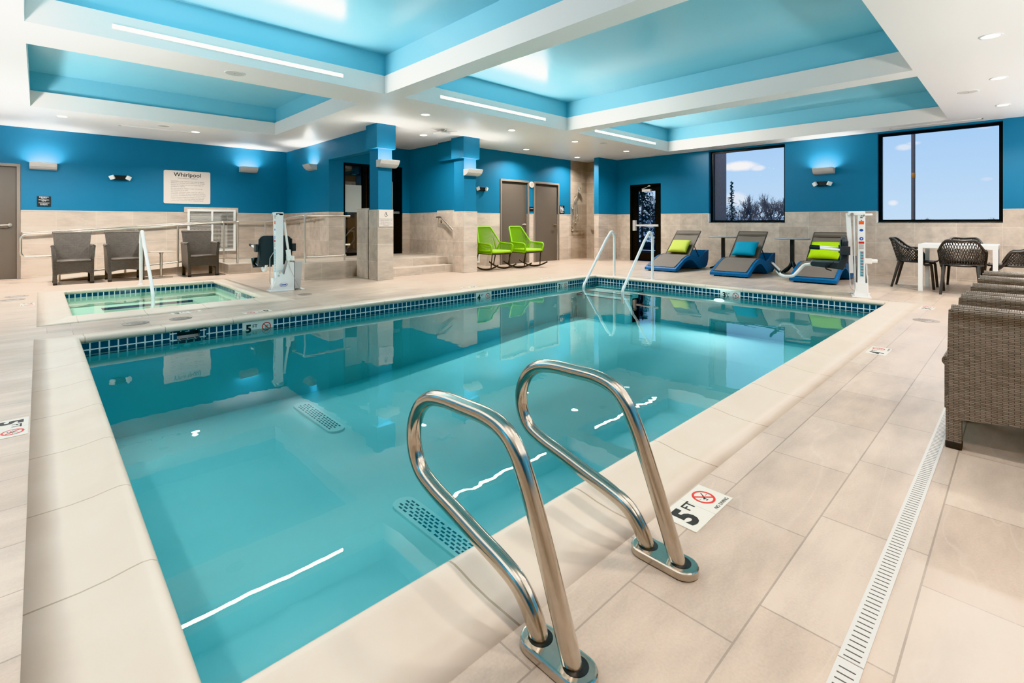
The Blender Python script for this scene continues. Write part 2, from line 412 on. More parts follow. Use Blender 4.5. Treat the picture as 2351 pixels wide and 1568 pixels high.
# main pool basin
SK0, SK1 = .945, 1.255
m = M(); a, b, c, d = PX0-.018, PX1+.018, PY0-.018, PY1+.018
zt, zb = -.034, -.170
m.quad((a,c,zb),(b,c,zb),(b,c,zt),(a,c,zt)); m.quad((a,d,zb),(a,c,zb),(a,c,zt),(a,d,zt)); m.quad((b,c,zb),(b,d,zb),(b,d,zt),(b,c,zt))
m.quad((b,d,zb),(SK1,d,zb),(SK1,d,zt),(b,d,zt)); m.quad((SK0,d,zb),(a,d,zb),(a,d,zt),(SK0,d,zt)); m.quad((SK1,d,zb),(SK0,d,zb),(SK0,d,-.140),(SK1,d,-.140))
zf = lambda x: -.97 if x < 2.8 else (-.97+.25*(x-2.8)/3.6 if x < 6.4 else -.72)
xs = [a, 2.8, 6.4, b]
for i in range(3):
    u, w = xs[i], xs[i+1]
    m.quad((u,c,zf(u)),(w,c,zf(w)),(w,d,zf(w)),(u,d,zf(u)),1)
    m.quad((u,c,zf(u)),(w,c,zf(w)),(w,c,zb),(u,c,zb),1); m.quad((w,d,zf(w)),(u,d,zf(u)),(u,d,zb),(w,d,zb),1)
m.quad((a,d,zf(a)),(a,c,zf(a)),(a,c,zb),(a,d,zb),1); m.quad((b,c,zf(b)),(b,d,zf(b)),(b,d,zb),(b,c,zb),1)
# corner entry steps with dark nosing lines
for ex, ez in ((7.36,-.30),(7.60,-.245),(7.80,-.19)):
    m.box(ex, b, 4.82, d, zf(b), ez, 1); m.box(ex-.004, ex+.016, 4.82, d, ez-.008, ez+.003, 2)
m.box(7.80, b, 4.816, 4.845, -.215, -.187, 2)
S('pool_basin', m, [POOL_TILE, PLASTER, NAVY], 'aqua plaster pool shell with navy waterline tiles and corner steps', 'pool')
m = M(); m.grid(lambda u, v: (a+(b-a)*u, c+(d-c)*v, -.125), 1, 1, sm=False)
S('pool_water', m, WATER, 'clear turquoise water filling the large pool', 'water')

# whirlpool basin
m = M(); a, b, c, d = SX0-.018, SX1+.018, SY0-.018, SY1+.018
zs = -.104
for p, q in (((a,c),(b,c)),((b,c),(b,d)),((b,d),(a,d)),((a,d),(a,c))):
    m.quad((*p,zs),(*q,zs),(*q,zt),(*p,zt)); m.quad((*p,-.9),(*q,-.9),(*q,zs),(*p,zs),1)
m.quad((a,c,-.46),(b,c,-.46),(b,d,-.46),(a,d,-.46),1)
m.box(a,b,d-.45,d,-.75,-.24,1); m.box(a,a+.42,c+.42,d-.45,-.75,-.24,1); m.box(b-.42,b,c+.42,d-.45,-.75,-.24,1); m.box(a,b,c,c+.42,-.75,-.24,1)
m.box(a+.42,b-.42,d-.95,d-.45,-.75,-.36,1)
m.box(a+.42,b-.42,d-.452,d-.40,-.27,-.237,2); m.box(a+.45,b-.45,d-.97,d-.92,-.39,-.355,2)
m.box(a+.39,a+.44,c+.50,d-1.0,-.26,-.236,2); m.box(b-.45,b-.40,c+.45,d-.9,-.26,-.236,2)
S('whirlpool_basin', m, [POOL_TILE, SPA_PLASTER, NAVY], 'pale green whirlpool shell with seat ledges and navy tile lines', 'whirlpool')
m = M(); m.quad((a,c,-.095),(b,c,-.095),(b,d,-.095),(a,d,-.095))
S('whirlpool_water', m, SPA_WATER, 'still water filling the small whirlpool', 'water')

# walls
m = M(); cells(m, 'y', 13.05, 13.2, -1.6, 4.72, 0, ZC, [(-1.215,-.29,0,2.10)], TP, extra_z=[WT])
m.box(2.354, 3.448, 13.035, 13.05, WT, 1.408, 0)
S('wall_back', m, WM, 'blue painted wall with beige tile wainscot behind the whirlpool', 'wall')
m = M(); cells(m, 'x', 4.565, 4.72, 8.45, 13.05, 0, ZC, [(8.45,10.5,0,2.43)], TP, extra_z=[WT])
S('wall_ramp', m, WM, 'blue wall beside the ramp with an opening toward the glass entry', 'wall')
m = M(); cells(m, 'y', 10.5, 10.62, 4.72, 6.6, 0, ZC, [(4.90,6.40,0,2.40)], TP, extra_z=[WT])
S('wall_entry', m, WM, 'blue wall around the dark glass storefront', 'wall')
m = M(); cells(m, 'x', 6.6, 6.75, 8.45, 10.62, 0, ZC, [], TP, extra_z=[WT])
m.box(6.5, 6.6, 8.45, 9.16, 2.43, ZC, 1); m.box(6.5, 6.6, 8.45, 9.2, 0, 1.325, 0)
S('wall_stairs', m, WM, 'blue wall with beige tile base on the right of the steps', 'wall')
def column(x0, x1, y0, y1, nm, lab, pony=None):
    m = M(); m.box(x0, x1, y0, y1+.02, 0, WT+.005, 0); m.box(x0+.02, x1-.02, y0+.02, y1, WT, ZC, 1)
    m.box(x0-.055, x1+.01, y0-.065, y1, 2.405, ZC, 1)
    if pony: m.box(x0, x0+.17, y1, pony, 0, 1.325, 0)
    S(nm, m, WM, lab, 'column')
column(4.435, 4.755, 8.12, 8.46, 'pillar_left', 'blue square pillar with boxed top and tiled base on the left of the steps', 8.93)
column(6.40, 6.765, 8.10, 8.46, 'pillar_right', 'blue square pillar with boxed top and tiled base on the right of the steps')
m = M(); cells(m, 'y', 9.05, 9.2, 6.75, 11.05, 0, ZC, [(8.345,9.275,0,2.10),(9.56,10.49,0,2.10)], TP, extra_z=[WT])
S('wall_doors', m, WM, 'blue wall with beige tile base holding two grey doors', 'wall')
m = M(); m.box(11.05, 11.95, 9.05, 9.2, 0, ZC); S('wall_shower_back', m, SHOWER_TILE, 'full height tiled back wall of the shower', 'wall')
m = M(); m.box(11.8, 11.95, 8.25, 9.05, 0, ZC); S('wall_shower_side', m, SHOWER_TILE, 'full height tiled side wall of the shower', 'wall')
m = M(); cells(m, 'y', 8.10, 8.25, 11.1, 12.0, 0, ZC, [], TP, extra_z=[WT])
S('wall_stub', m, WM, 'short blue partition between the shower and the exit door', 'wall')
DR = (6.73, 7.67, 0, 2.11); W1 = (3.69, 5.42, 1.062, 2.815); W2 = (.245, 2.01, 1.062, 2.815)
m = M(); cells(m, 'x', 12.0, 12.22, -2.4, 8.25, 0, ZC, [DR, W1, W2], TP, extra_z=[WT])
for w in (W1, W2):   # white window returns
    m.box(12.0, 12.12, w[0], w[1], w[2]-.012, w[2]+.002, 2); m.box(11.995, 12.12, w[1]-.002, w[1]+.012, w[2]-.012, WT, 2)
S('wall_window', m, WM + [WHITE_POWDER], 'blue wall with beige tile base and two large windows', 'wall')
m = M(); cells(m, 'x', -1.75, -1.6, -2.4, 13.2, 0, ZC, [], TP, extra_z=[WT]); S('wall_left', m, WM, 'blue side wall with beige tile base', 'wall')
m = M(); cells(m, 'y', -2.55, -2.4, -1.75, 12.2, 0, ZC, [], TP, extra_z=[WT]); S('wall_near', m, WM, 'blue wall with beige tile base behind the viewer', 'wall')

# pale edge strip along the top of the tile
m = M(); z0, z1 = WT-.006, WT+.005
for x0, x1, y in ((-.235,2.354,13.05),(3.448,4.565,13.05),(4.565,4.90,10.5),(6.40,6.6,10.5),(6.765,8.295,9.05),(9.325,9.51,9.05),(10.54,11.05,9.05),(11.1,12.0,8.10)): m.box(x0, x1, y-.006, y+.001, z0, z1)
for y0, y1, x in ((10.5,13.05,4.565),(9.2,10.5,6.6),(8.10,8.25,11.1),(-2.4,.245,12.0),(2.025,3.69,12.0),(5.435,6.73,12.0),(7.67,8.10,12.0)): m.box(x-.006, x+.001, y0, y1, z0, z1)
for x0, x1, y0, y1 in ((4.435,4.755,8.12,8.48),(6.40,6.765,8.10,8.48)):
    m.box(x0-.003, x1+.003, y0-.003, y1, z0+.004, z1+.003)
S('trim_1', m, P('pale_tile_edge', (.62,.55,.48), .4), 'pale edge strip along the top of the wall tile', 'trim')

# ceiling with four coffers
CO = [(-.09,3.483,.905,6.182),(-.09,3.492,6.93,10.636),(3.785,7.428,.905,6.17),(7.777,11.43,.905,6.205)]
m = M()
XS = sorted({-1.6, 12.0, *[v for c_ in CO for v in c_[:2]]}); YS = sorted({-2.4, 13.05, *[v for c_ in CO for v in c_[2:]]})
for i in range(len(XS)-1):
    for j in range(len(YS)-1):
        xm, ym = (XS[i]+XS[i+1])/2, (YS[j]+YS[j+1])/2
        if not any(c_[0] < xm < c_[1] and c_[2] < ym < c_[3] for c_ in CO): m.quad((XS[i],YS[j],ZC),(XS[i],YS[j+1],ZC),(XS[i+1],YS[j+1],ZC),(XS[i+1],YS[j],ZC))
zc2, zc3, ins = 3.10, 3.40, .03
for x0, x1, y0, y1 in CO:
    for p, q in (((x0,y0),(x1,y0)),((x1,y0),(x1,y1)),((x1,y1),(x0,y1)),((x0,y1),(x0,y0))):
        m.quad((*q,ZC),(*p,ZC),(*p,zc2),(*q,zc2),2)
    m.quad((x0-ins,y0-ins,zc2),(x1+ins,y0-ins,zc2),(x1,y0,zc2),(x0,y0,zc2)); m.quad((x0,y1,zc2),(x1,y1,zc2),(x1+ins,y1+ins,zc2),(x0-ins,y1+ins,zc2))
    m.quad((x0-ins,y0-ins,zc2),(x0,y0,zc2),(x0,y1,zc2),(x0-ins,y1+ins,zc2)); m.quad((x1,y0,zc2),(x1+ins,y0-ins,zc2),(x1+ins,y1+ins,zc2),(x1,y1,zc2))
    m.quad((x0-ins,y0-ins,zc3),(x0-ins,y1+ins,zc3),(x1+ins,y1+ins,zc3),(x1+ins,y0-ins,zc3),1)
    X0, X1, Y0, Y1 = x0-ins, x1+ins, y0-ins, y1+ins
    for p, q in (((X0,Y0),(X1,Y0)),((X1,Y0),(X1,Y1)),((X1,Y1),(X0,Y1)),((X0,Y1),(X0,Y0))):
        m.quad((*q,zc2),(*p,zc2),(*p,zc3),(*q,zc3),1)
S('ceiling', m, [WHITE_CEIL, BLUE_CEIL, P('white_coffer_lip', (.76,.70,.665), .4)], 'white ceiling with four recessed light blue coffers', 'ceiling')

# raised entry: ramp, landings, platform and steps
m = M()
m.prism([(-.1,0),(2.8,0),(2.8,.2)], 'y', 11.99, 13.05, 0)                # lower ramp along the back wall
m.box(2.8, 4.565, 11.25, 13.05, 0, .2)                                    # turning landing
m.prism([(11.25,0),(11.25,.2),(10.3,.31),(10.3,0)], 'x', 3.5, 4.565, 0)   # second ramp
m.box(3.5, 4.565, 9.10, 10.3, 0, .31)
m.box(4.565, 6.6, 8.80, 10.5, 0, .31)
m.box(4.755, 6.42, 8.48, 8.80, 0, .155)
S('floor_platform', m, WALL_TILE, 'tiled ramp, landing and two steps up to the glass entry', 'steps', fixn=True)

# windows
def window(name, w, label):
    t = T(name, label, 'window', (12.0, (w[0]+w[1])/2, w[2]), kind='structure')
    hy = (w[1]-w[0])/2; hz = w[3]-w[2]
    m = M(); f = .05
    m.box(.10,.17,-hy,hy,0,f); m.box(.10,.17,-hy,hy,hz-f*1.1,hz); m.box(.10,.17,-hy,-hy+f,f,hz-f); m.box(.10,.17,hy-f*1.3,hy,f,hz-f)
    B('window_frame', m, BLACK_FRAME, t)
    m = M(); m.quad((.135,hy-f,f),(.135,-hy+f,f),(.135,-hy+f,hz-f),(.135,hy-f,hz-f)); B('window_glass', m, GLASS, t)
window('window_1', W1, 'large dark framed window above the blue loungers')
window('window_2', W2, 'large dark framed window above the white dining table')

# grey flush doors
def flush_door(name, label, x0, x1, y, zt, handle_right, hinges=True):
    t = T(name, label, 'door', (x0, y, 0), kind='structure'); w = x1-x0
    m = M(); f = .05
    m.box(-f,0,-.02,.1,0,zt+f); m.box(w,w+f,-.02,.1,0,zt+f); m.box(0,w,-.02,.1,zt,zt+f); B('door_frame', m, FRAME_TAUPE, t, bevel=.006)
    m = M(); m.box(.001,w-.001,.03,.075,.002,zt-.001); B('door_leaf', m, DOOR_GREY, t)
    hx = w-.09 if handle_right else .09; s = -1 if handle_right else 1
    m = M(); m.cyl((hx,.03,1.01),(hx,.012,1.01),.032,20); m.cyl((hx,.012,1.01),(hx,-.03,1.01),.011,10)
    m.tube(fillet([(hx,-.03,1.01),(hx+s*.03,-.033,1.01),(hx+s*.125,-.028,1.006)], .02), .0105, 10); B('door_handle', m, BRUSHED, t)
    if hinges:
        m = M()
        for z in (.27, 1.05, 1.86):
            m.cyl((.006 if handle_right else w-.006,.02,z-.055),(.006 if handle_right else w-.006,.02,z+.055),.010,8)
        B('hinge', m, BRUSHED, t)
flush_door('door_1', 'grey door with lever handle in the blue back wall beside the emergency notice', -1.215, -.29, 13.05, 2.10, True, False)
flush_door('door_2', 'grey door behind the green rocking chairs', 8.345, 9.275, 9.05, 2.10, True)
flush_door('door_3', 'grey door beside the restroom sign', 9.56, 10.49, 9.05, 2.10, True)

# black glazed exit door
t = T('door_4', 'black glazed exit door with push bar', 'door', (12.0, 7.2, 0), kind='structure')
m = M(); hy = .47
m.box(-.01,.12,-hy,-hy+.05,0,2.11); m.box(-.01,.12,hy-.05,hy,0,2.11); m.box(-.01,.12,-hy,hy,2.05,2.11); B('door_frame', m, BLACK_FRAME, t)
m = M(); m.box(.03,.075,-.42,-.29,.02,2.05); m.box(.03,.075,.23,.42,.02,2.05); m.box(.03,.075,-.29,.23,1.92,2.05); m.box(.03,.075,-.29,.23,.02,.24); B('door_leaf', m, BLACK_FRAME, t)
m = M(); m.quad((.05,.23,.24),(.05,-.29,.24),(.05,-.29,1.92),(.05,.23,1.92)); B('door_glass', m, GLASS, t)
m = M(); m.box(-.04,.03,-.40,.30,.955,1.005,0); m.box(-.055,.03,-.42,-.06,.95,1.01,0); m.box(-.06,.03,.27,.36,.83,1.12,0); m.box(-.045,.03,-.065,-.045,.952,1.008,1); B('push_bar', m, [GREY_PAINT, BLACK], t, bevel=.006)
m = M(); m.box(-.05,.03,-.19,.07,1.90,1.97); m.tube([(-.03,.09,1.985),(-.03,-.02,2.005),(-.01,-.14,2.06)], .008, 6); m.box(-.03,.02,-.17,-.10,2.04,2.07); B('door_closer', m, GREY_PAINT, t, bevel=.005)

# dark storefront in the raised entry
t = T('window_3', 'dark framed glass storefront and door behind the left pillar', 'storefront', (4.90, 10.5, .31), kind='structure')
m = M(); hz = 2.09
m.box(0,.045,.02,.1,0,hz); m.box(0,1.5,.02,.1,hz-.06,hz); m.box(.47,.55,.02,.1,0,hz-.06); m.box(.60,.65,.02,.1,0,hz-.06); m.box(0,.5,.02,.1,0,.06)
B('window_frame', m, BLACK_FRAME, t)
m = M(); m.box(.65,.72,.03,.08,0,hz-.06); m.box(1.235,1.5,.03,.08,0,hz-.06); m.box(.72,1.235,.03,.08,0,.30); m.box(.72,1.235,.03,.08,hz-.20,hz-.06); B('door_leaf', m, BLACK_FRAME, t)
m = M(); m.quad((.045,.06,.06),(.47,.06,.06),(.47,.06,hz-.06),(.045,.06,hz-.06)); m.quad((.72,.06,.30),(1.235,.06,.30),(1.235,.06,hz-.2),(.72,.06,hz-.2)); B('window_glass', m, DARK_GLASS, t)
m = M(); m.quad((.05,.057,.98),(.455,.057,.98),(.455,.057,1.60),(.05,.057,1.60)); m.quad((.73,.057,1.0),(1.22,.057,1.0),(1.22,.057,1.60),(.73,.057,1.60)); B('frosted_band', m, FROST, t)
m = M(); m.tube(fillet([(1.20,.03,.42),(1.20,-.04,.42),(1.20,-.04,1.72),(1.20,.03,1.72)], .03), .012, 8); m.box(1.12,1.40,-.03,.03,.955,1.015); B('pull_handle', m, BRUSHED, t)
# corridor beyond the storefront
m = M(); m.box(4.6,7.6,13.4,13.5,.25,2.6,0); m.box(4.6,7.6,10.62,13.4,.25,.31,1); m.box(4.6,7.6,10.62,13.4,2.6,2.65,2); m.box(4.72,4.76,10.62,13.05,.31,2.6,0); m.box(7.55,7.6,10.62,13.4,.31,2.6,0); m.box(5.2,5.7,12.0,12.5,.31,1.4,3)
S('wall_corridor', m, [P('corridor_wall_paint', (.20,.15,.11), .6), P('corridor_carpet', (.05,.05,.06), .9), P('corridor_ceiling', (.5,.48,.45), .7), P('corridor_counter', (.02,.02,.025), .4)], 'dim corridor beyond the glass storefront', 'wall')

# outside: asphalt, kerb, hills, brown return wall, lamp post
ASPH = P('dark_asphalt', (.020,.020,.022), .9, spec=0, noise=.3, nscale=2); KERB = P('pale_kerb', (.55,.58,.6), .8)
m = M(); m.box(12.2, 60, -60, 70, -.35, -.15, 0)
for y0, y1 in ((0,0),):
    m.box(16.6, 16.75, -40, 60, -.15, -.11, 1); m.box(19.0, 19.1, -40, 60, -.15, -.13, 1); m.box(27, 60, -40, 60, -.15, -.12, 2)
S('ground_outside', m, [ASPH, KERB, P('frosty_grass', (.50,.54,.56), .9, noise=.25, nscale=1)], 'dark parking lot with pale stripes outside', 'ground')
m = M(); n = 90
def hz_(i): return 1.9 + 2.6*max(0, min(1, (i-44)/14)) + .9*math.sin(i*.43) + .5*math.sin(i*1.13+1) + rnd.uniform(-.25,.25)
pts = [(300, -330+i*9.0) for i in range(n)]; hh = [hz_(i) for i in range(n)]
vs = [(x, y, -6) for x, y in pts] + [(x+rnd.uniform(0,4), y, 1.05+h) for (x, y), h in zip(pts, hh)] + [(x+120, y, 1.05+h) for (x, y), h in zip(pts, hh)]
m.add(vs, [(i,i+n,i+n+1,i+1) for i in range(n-1)] + [(i+n,i+2*n,i+2*n+1,i+n+1) for i in range(n-1)], 0, True)
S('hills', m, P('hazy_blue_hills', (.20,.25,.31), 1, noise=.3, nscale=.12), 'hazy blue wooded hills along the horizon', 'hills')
m = M(); m.box(12.22, 12.9, 5.36, 5.62, -.15, 3.4)
S('exterior_return', m, P('brown_siding', (.36,.25,.21), .7, noise=.2, nscale=14), 'brown outside wall return at the left of the window', 'exterior wall')
# ================================================================== lights (real fittings, plus unseen lamps added to brighten the room)
def lamp(name, kind, loc, energy, rot=(0,0,0), size=.15, col=(1,.95,.88), parent=None, **k):
    l = bpy.data.lights.new(name, kind); l.energy = energy; l.color = col
    if kind == 'AREA':
        l.shape = k.get('shape', 'DISK'); l.size = size
        if 'sy' in k: l.size_y = k['sy']
        if 'spread' in k: l.spread = k['spread']
    o = bpy.data.objects.new(name, l); COL.objects.link(o); o.location = loc; o.rotation_euler = rot
    if parent is not None: o.parent = parent
    return o
DOWN_W, STRIP_W, SCONCE_W, BOUNCE_W, POOL_W = 34, 75, 10, 62, 20
DLS = [(6.6,.216,'white recessed downlight, second of the row over the wicker armchairs'),(8.59,.213,'white recessed downlight, middle of the row leading to the large window'),(10.6,.216,'white recessed downlight of the same row nearest the large window'),
       (4.633,6.885,'downlight in the beam crossing beside the left pillar top'),(6.624,6.889,'downlight in the beam above the right pillar'),(8.554,6.881,'downlight in the beam in front of the doors, near the smooth ceiling disc'),(10.626,6.906,'downlight at the far corner in front of the exit door'),
       (5.681,8.521,'downlight above the steps between the two pillars'),(8.607,8.443,'downlight close to the two grey doors'),(10.642,8.484,'downlight at the mouth of the tiled shower'),
       (.292,11.248,'downlight above the leftmost wicker armchair'),(2.242,11.361,'downlight beside the ceiling slot above the whirlpool sign'),
       (4.6,.216,None),(2.6,.216,None),(.6,.216,None),(-.85,3.0,None),(-.85,8.0,None),(-.85,11.3,None),(.6,-1.5,None),(4.6,-1.5,None),(8.6,-1.5,None)]  # entries without a label: unseen lamps, no fitting, added for extra brightness
t0 = None
for x, y, lab in DLS:
    if t0 is None:
        t0 = T('downlight', lab, 'ceiling light', (x, y, ZC), group='recessed downlights in the white ceiling')
        m = M(); m.lathe([(.088,-.001),(.086,-.009),(.066,-.006),(.066,-.001)], n=28); B('trim_ring', m, WHITE_POWDER, t0)
        m = M(); m.disc((0,0,-.003), .066, 'z', 24); m.f[-1].reverse(); B('lens', m, DOWN_E, t0)
        KIDS[t0.name] = list(o for o in bpy.data.objects if o.parent == t0); t = t0
    elif lab: t = dup(t0, (x, y, ZC), label=lab)
    lamp('downlight_lamp', 'AREA', (x, y, ZC-.012), (DOWN_W*1.5 if y > 11 else DOWN_W) if lab or y > 7 else DOWN_W*.45, size=.13, spread=2.5)

for x0, x1, cx, lab in ((.522,2.873,0,'long glowing linear light on the coffer lip over the pool end nearest the viewer'),(4.419,6.797,0,'glowing linear light on the coffer lip in front of the right pillar'),(8.37,10.807,0,'glowing linear light on the coffer lip near the exit door')):
    y = 6.18 if x0 < 8 else 6.203
    if x0 > 4 and x0 < 8: y = 6.168
    t = T('linear_light', lab, 'linear light', ((x0+x1)/2, y, 2.974), group='linear lights on the coffer lips'); h = (x1-x0)/2
    m = M(); m.box(-h-.008,h+.008,-.004,-.0005,-.026,.026); B('housing', m, WHITE_POWDER, t)
    m = M(); m.quad((-h,-.006,-.020),(h,-.006,-.020),(h,-.006,.020),(-h,-.006,.020)); B('lens', m, STRIP_E, t)
    lamp('linear_lamp', 'AREA', ((x0+x1)/2, y-.012, 2.974), STRIP_W, rot=(-PI/2,0,0), size=2*h, sy=.04, shape='RECTANGLE')

def sconce(x, y, z, rz, lab):
    t = T('wall_sconce', lab, 'wall sconce', (x, y, z), rz, group='half round uplight sconces')
    w = .185
    prof = [(0,-.065),(-.05,-.062),(-.10,-.045),(-.145,-.010),(-.175,.040),(-.185,.065)]
    m = M(); inner = [(y_*.93, z_+.008) for y_, z_ in prof]
    m.prism(prof + inner[::-1], 'x', -w, w); m.prism(prof + [(0,.065)], 'x', -w-.006, -w); m.prism(prof + [(0,.065)], 'x', w, w+.006)
    B('shade', m, GREY_PAINT, t, fixn=True)
    m = M(); m.box(-w+.02,w-.02,-.012,0,-.06,.06); B('back_plate', m, GREY_PAINT, t)
    m = M(); m.quad((-w+.03,-.12,.0),(w-.03,-.12,.0),(w-.03,-.02,.0),(-w+.03,-.02,.0)); B('lens', m, SCONCE_E, t)
    c = Matrix.Translation((x,y,z)) @ Matrix.Rotation(rz,4,'Z') @ Vector((0,-.11,.025))
    lamp('sconce_lamp', 'AREA', c, SCONCE_W, rot=(PI,0,rz), size=.32, sy=.075, shape='RECTANGLE', col=(1,.94,.87))
sconce(.07, 13.05, 2.13, 0, 'grey sconce on the back wall nearest the grey door')
sconce(3.66, 13.05, 2.33, 0, 'grey sconce on the back wall near the corner')
sconce(4.565, 11.33, 2.32, -PI/2, 'grey sconce around the corner on the ramp wall')
sconce(4.595, 8.12, 2.125, 0, 'grey sconce on the front of the left pillar')
sconce(6.58, 8.10, 2.105, 0, 'grey sconce on the front of the right pillar')
sconce(12.0, 2.92, 2.14, -PI/2, 'grey sconce between the two windows')

def emergency(x, y, z, rz, lab):
    t = T('emergency_light', lab, 'emergency light', (x, y, z), rz, group='twin head emergency lights')
    m = M(); m.box(-.105,.105,-.055,0,-.05,.05); B('housing', m, BLACK, t, bevel=.012)
    for s in (-1, 1):
        r = Matrix.Rotation(s*.5,3,'Z') @ Matrix.Rotation(.3,3,'X') @ Matrix.Rotation(s*.35,3,'Y')
        m = M(); m.cbox((s*.135,-.07,.0), (.085,.05,.085), 0, r); B('lamp_head', m, WHITE_PLASTIC, t, bevel=.012)
emergency(1.225, 13.05, 1.985, 0, 'black twin head emergency light left of the whirlpool notice')
emergency(7.66, 9.054, 1.865, 0, 'black twin head emergency light beside the right pillar')
emergency(12.0, 2.95, 1.875, -PI/2, 'black twin head emergency light below the sconce between the windows')

def speaker(x, y, lab, r=.10):
    t = T('ceiling_speaker', lab, 'ceiling speaker', (x, y, ZC), group='round white ceiling speakers')
    m = M(); m.lathe([(r*1.12,-.0005),(r*1.1,-.006),(r,-.005)], n=28); B('rim', m, WHITE_POWDER, t)
    m = M(); m.disc((0,0,-.0045), r, 'z', 28); m.f[-1].reverse(); m.lathe([(.005,-.0046),(.004,-.008),(.0,-.0085)], n=8, mi=1); B('grille', m, [P('speaker_mesh', (.50,.49,.47), .7), BLACK], t)
speaker(9.2, .526, 'round ceiling speaker between two downlights near the large window')
speaker(9.159, 6.545, 'flat round ceiling speaker between the small coffer and the doors', .09)
speaker(1.701, 6.571, 'round ceiling speaker in the beam below the longest linear light')
speaker(1.677, 11.055, 'round ceiling speaker beside the slot above the whirlpool sign', .09)

def slot(x0, y0, x1, y1, lab):
    t = T('slot_diffuser', lab, 'air diffuser', ((x0+x1)/2, (y0+y1)/2, ZC), math.atan2(y1-y0, x1-x0), group='thin slot air diffusers'); h = math.hypot(x1-x0, y1-y0)/2
    m = M(); m.box(-h-.02,h+.02,-.04,-.012,-.006,0); m.box(-h-.02,h+.02,.012,.04,-.006,0); m.box(-h-.03,-h,-.04,.04,-.006,0); m.box(h,h+.03,-.04,.04,-.006,0); B('frame', m, WHITE_POWDER, t)
    m = M(); m.box(-h,h,-.012,.012,-.003,0); B('slot', m, P('slot_shadow', (.16,.15,.14), .8), t)
slot(1.09, 11.53, 2.20, 11.53, 'slot diffuser in the ceiling above the whirlpool sign')
slot(11.72, 7.9, 11.72, 6.55, 'slot diffuser in the ceiling above the exit door')
slot(11.72, 5.15, 11.72, 4.0, 'slot diffuser in the ceiling above the lounger window')
slot(11.74, 1.75, 11.74, .5, 'slot diffuser in the ceiling above the dining table window')

t = T('ceiling_antenna', 'white square ceiling device with thin radiating rods between the pillars', 'ceiling device', (5.62, 7.79, ZC))
m = M(); m.box(-.06,.06,-.06,.06,-.055,0); B('mount', m, GREY_PAINT, t)
m = M(); m.box(-.12,.12,-.12,.12,-.085,-.055); B('housing', m, WHITE_PLASTIC, t, bevel=.008)
for k in range(6):
    a = k*PI/3+.2; m = M(); m.cyl((.06*math.cos(a),.06*math.sin(a),-.04),(.30*math.cos(a),.30*math.sin(a),-.035),.007,6); B('rod', m, WHITE_PLASTIC, t)

# added fill lamps out of view, aimed up to brighten ceiling and room
for x, y in ((-1.1,1.2),(-1.1,5.5),(-1.15,9.6),(2.2,-1.7),(5.6,-1.7),(8.6,-1.7),(10.9,-1.7)):
    lamp('bounce_fill', 'AREA', (x, y, 1.3), BOUNCE_W*(1.5 if y > 5 else .9), rot=(PI,0,0), size=.5, col=(1,.97,.94))

lamp('corridor_fill', 'AREA', (7.15, 11.2, 2.5), 40, size=.6, col=(1,.85,.68))  # unseen lamp without fitting, added to light the corridor warmly
# underwater pool light in the right end wall, and an unseen one added to brighten the whirlpool
def pool_light(loc, rz, lab, e):
    t = T('pool_light', lab, 'underwater light', loc, rz, group='underwater lights')
    m = M(); m.prism([(.10*math.cos(2*PI*k/24),.038*math.sin(2*PI*k/24)) for k in range(24)], 'y', -.02, 0); B('light_rim', m, WHITE_PLASTIC, t, bevel=.005)
    m = M(); m.disc((0,-.0215,0),.026,'-y',24,0,3.2); B('lens', m, emit_mat('pool_light_lens', (.95,1,1), 9), t)
    v = Matrix.Rotation(rz,4,'Z') @ Vector((0,-.035,0)); lamp('pool_lamp', 'AREA', Vector(loc)+v, e, rot=(-PI/2-.25,0,rz), size=.12, col=(.9,1,1))
pool_light((PX1+.018, 3.42, -.205), -PI/2, 'bright underwater light below the depth marker on the right end wall', POOL_W)
pool_light((1.3, SY0-.018, -.17), PI, 'added unseen fill light in the near wall of the whirlpool', 20)

# ================================================================== signs
def sign_y(name, lab, x0, x1, z0, z1, y, mat, lines, icon=None, th=.012, bevel=.0):
    t = T(name, lab, 'sign', ((x0+x1)/2, y, (z0+z1)/2)); w, h = (x1-x0)/2, (z1-z0)/2
    m = M(); m.box(-w,w,-th,0,-h,h); B('panel', m, mat, t, bevel=bevel)
    return t, w, h
def lines_on(t, rows, mat, y, name='lettering'):
    m = M()
    for s, x, z, size, al, bold in rows: text_mesh(m, s, size, fr_my(x, y, z), 0, al, bold)
    B(name, m, mat, t)
def rounded(w, h, r, n=5):
    out = []
    for cx, cy, a0 in ((w-r,h-r,0),(-w+r,h-r,PI/2),(-w+r,-h+r,PI),(w-r,-h+r,1.5*PI)):
        for k in range(n+1):
            a = a0+PI/2*k/n; out.append((cx+r*math.cos(a), cy+r*math.sin(a)))
    return out
t = T('whirlpool_sign', 'large cream whirlpool rules sign on the blue back wall', 'sign', (2.42, 13.05, 1.845))
m = M(); m.prism(rounded(.4445,.367,.03), 'y', -.018, 0); B('panel', m, OFFWHITE, t, fixn=True)
lines_on(t, [('Whirlpool', 0, .275, .125, 'CENTER', .0012)], INK, -.0195, 'heading')
rows = [('Hours 6:00 am - 10:00 pm', 0, .200, .036, 'CENTER', 0)]
txt = [('CAUTION: Long exposure may result in nausea,', .128), ('dizziness or fainting. Limit sessions to 15 minutes.', .092), ('Owners & management are not responsible for', .050), ('accidents or injuries.', .014), ('Do not use alone. Children under 16 must be', -.030), ('accompanied by an adult.', -.066),
       ('Hot water immersion while under the influence', -.110), ('of alcohol, narcotics, drugs or medicines may lead', -.146), ('to serious consequences and is not recommended.', -.182), ('Elderly persons, pregnant women and those with', -.226), ('health conditions requiring medical care should', -.262), ('consult with a physician before using whirlpool.', -.298)]
rows += [(s, -.315, z, .0325, 'LEFT', 0) for s, z in txt]
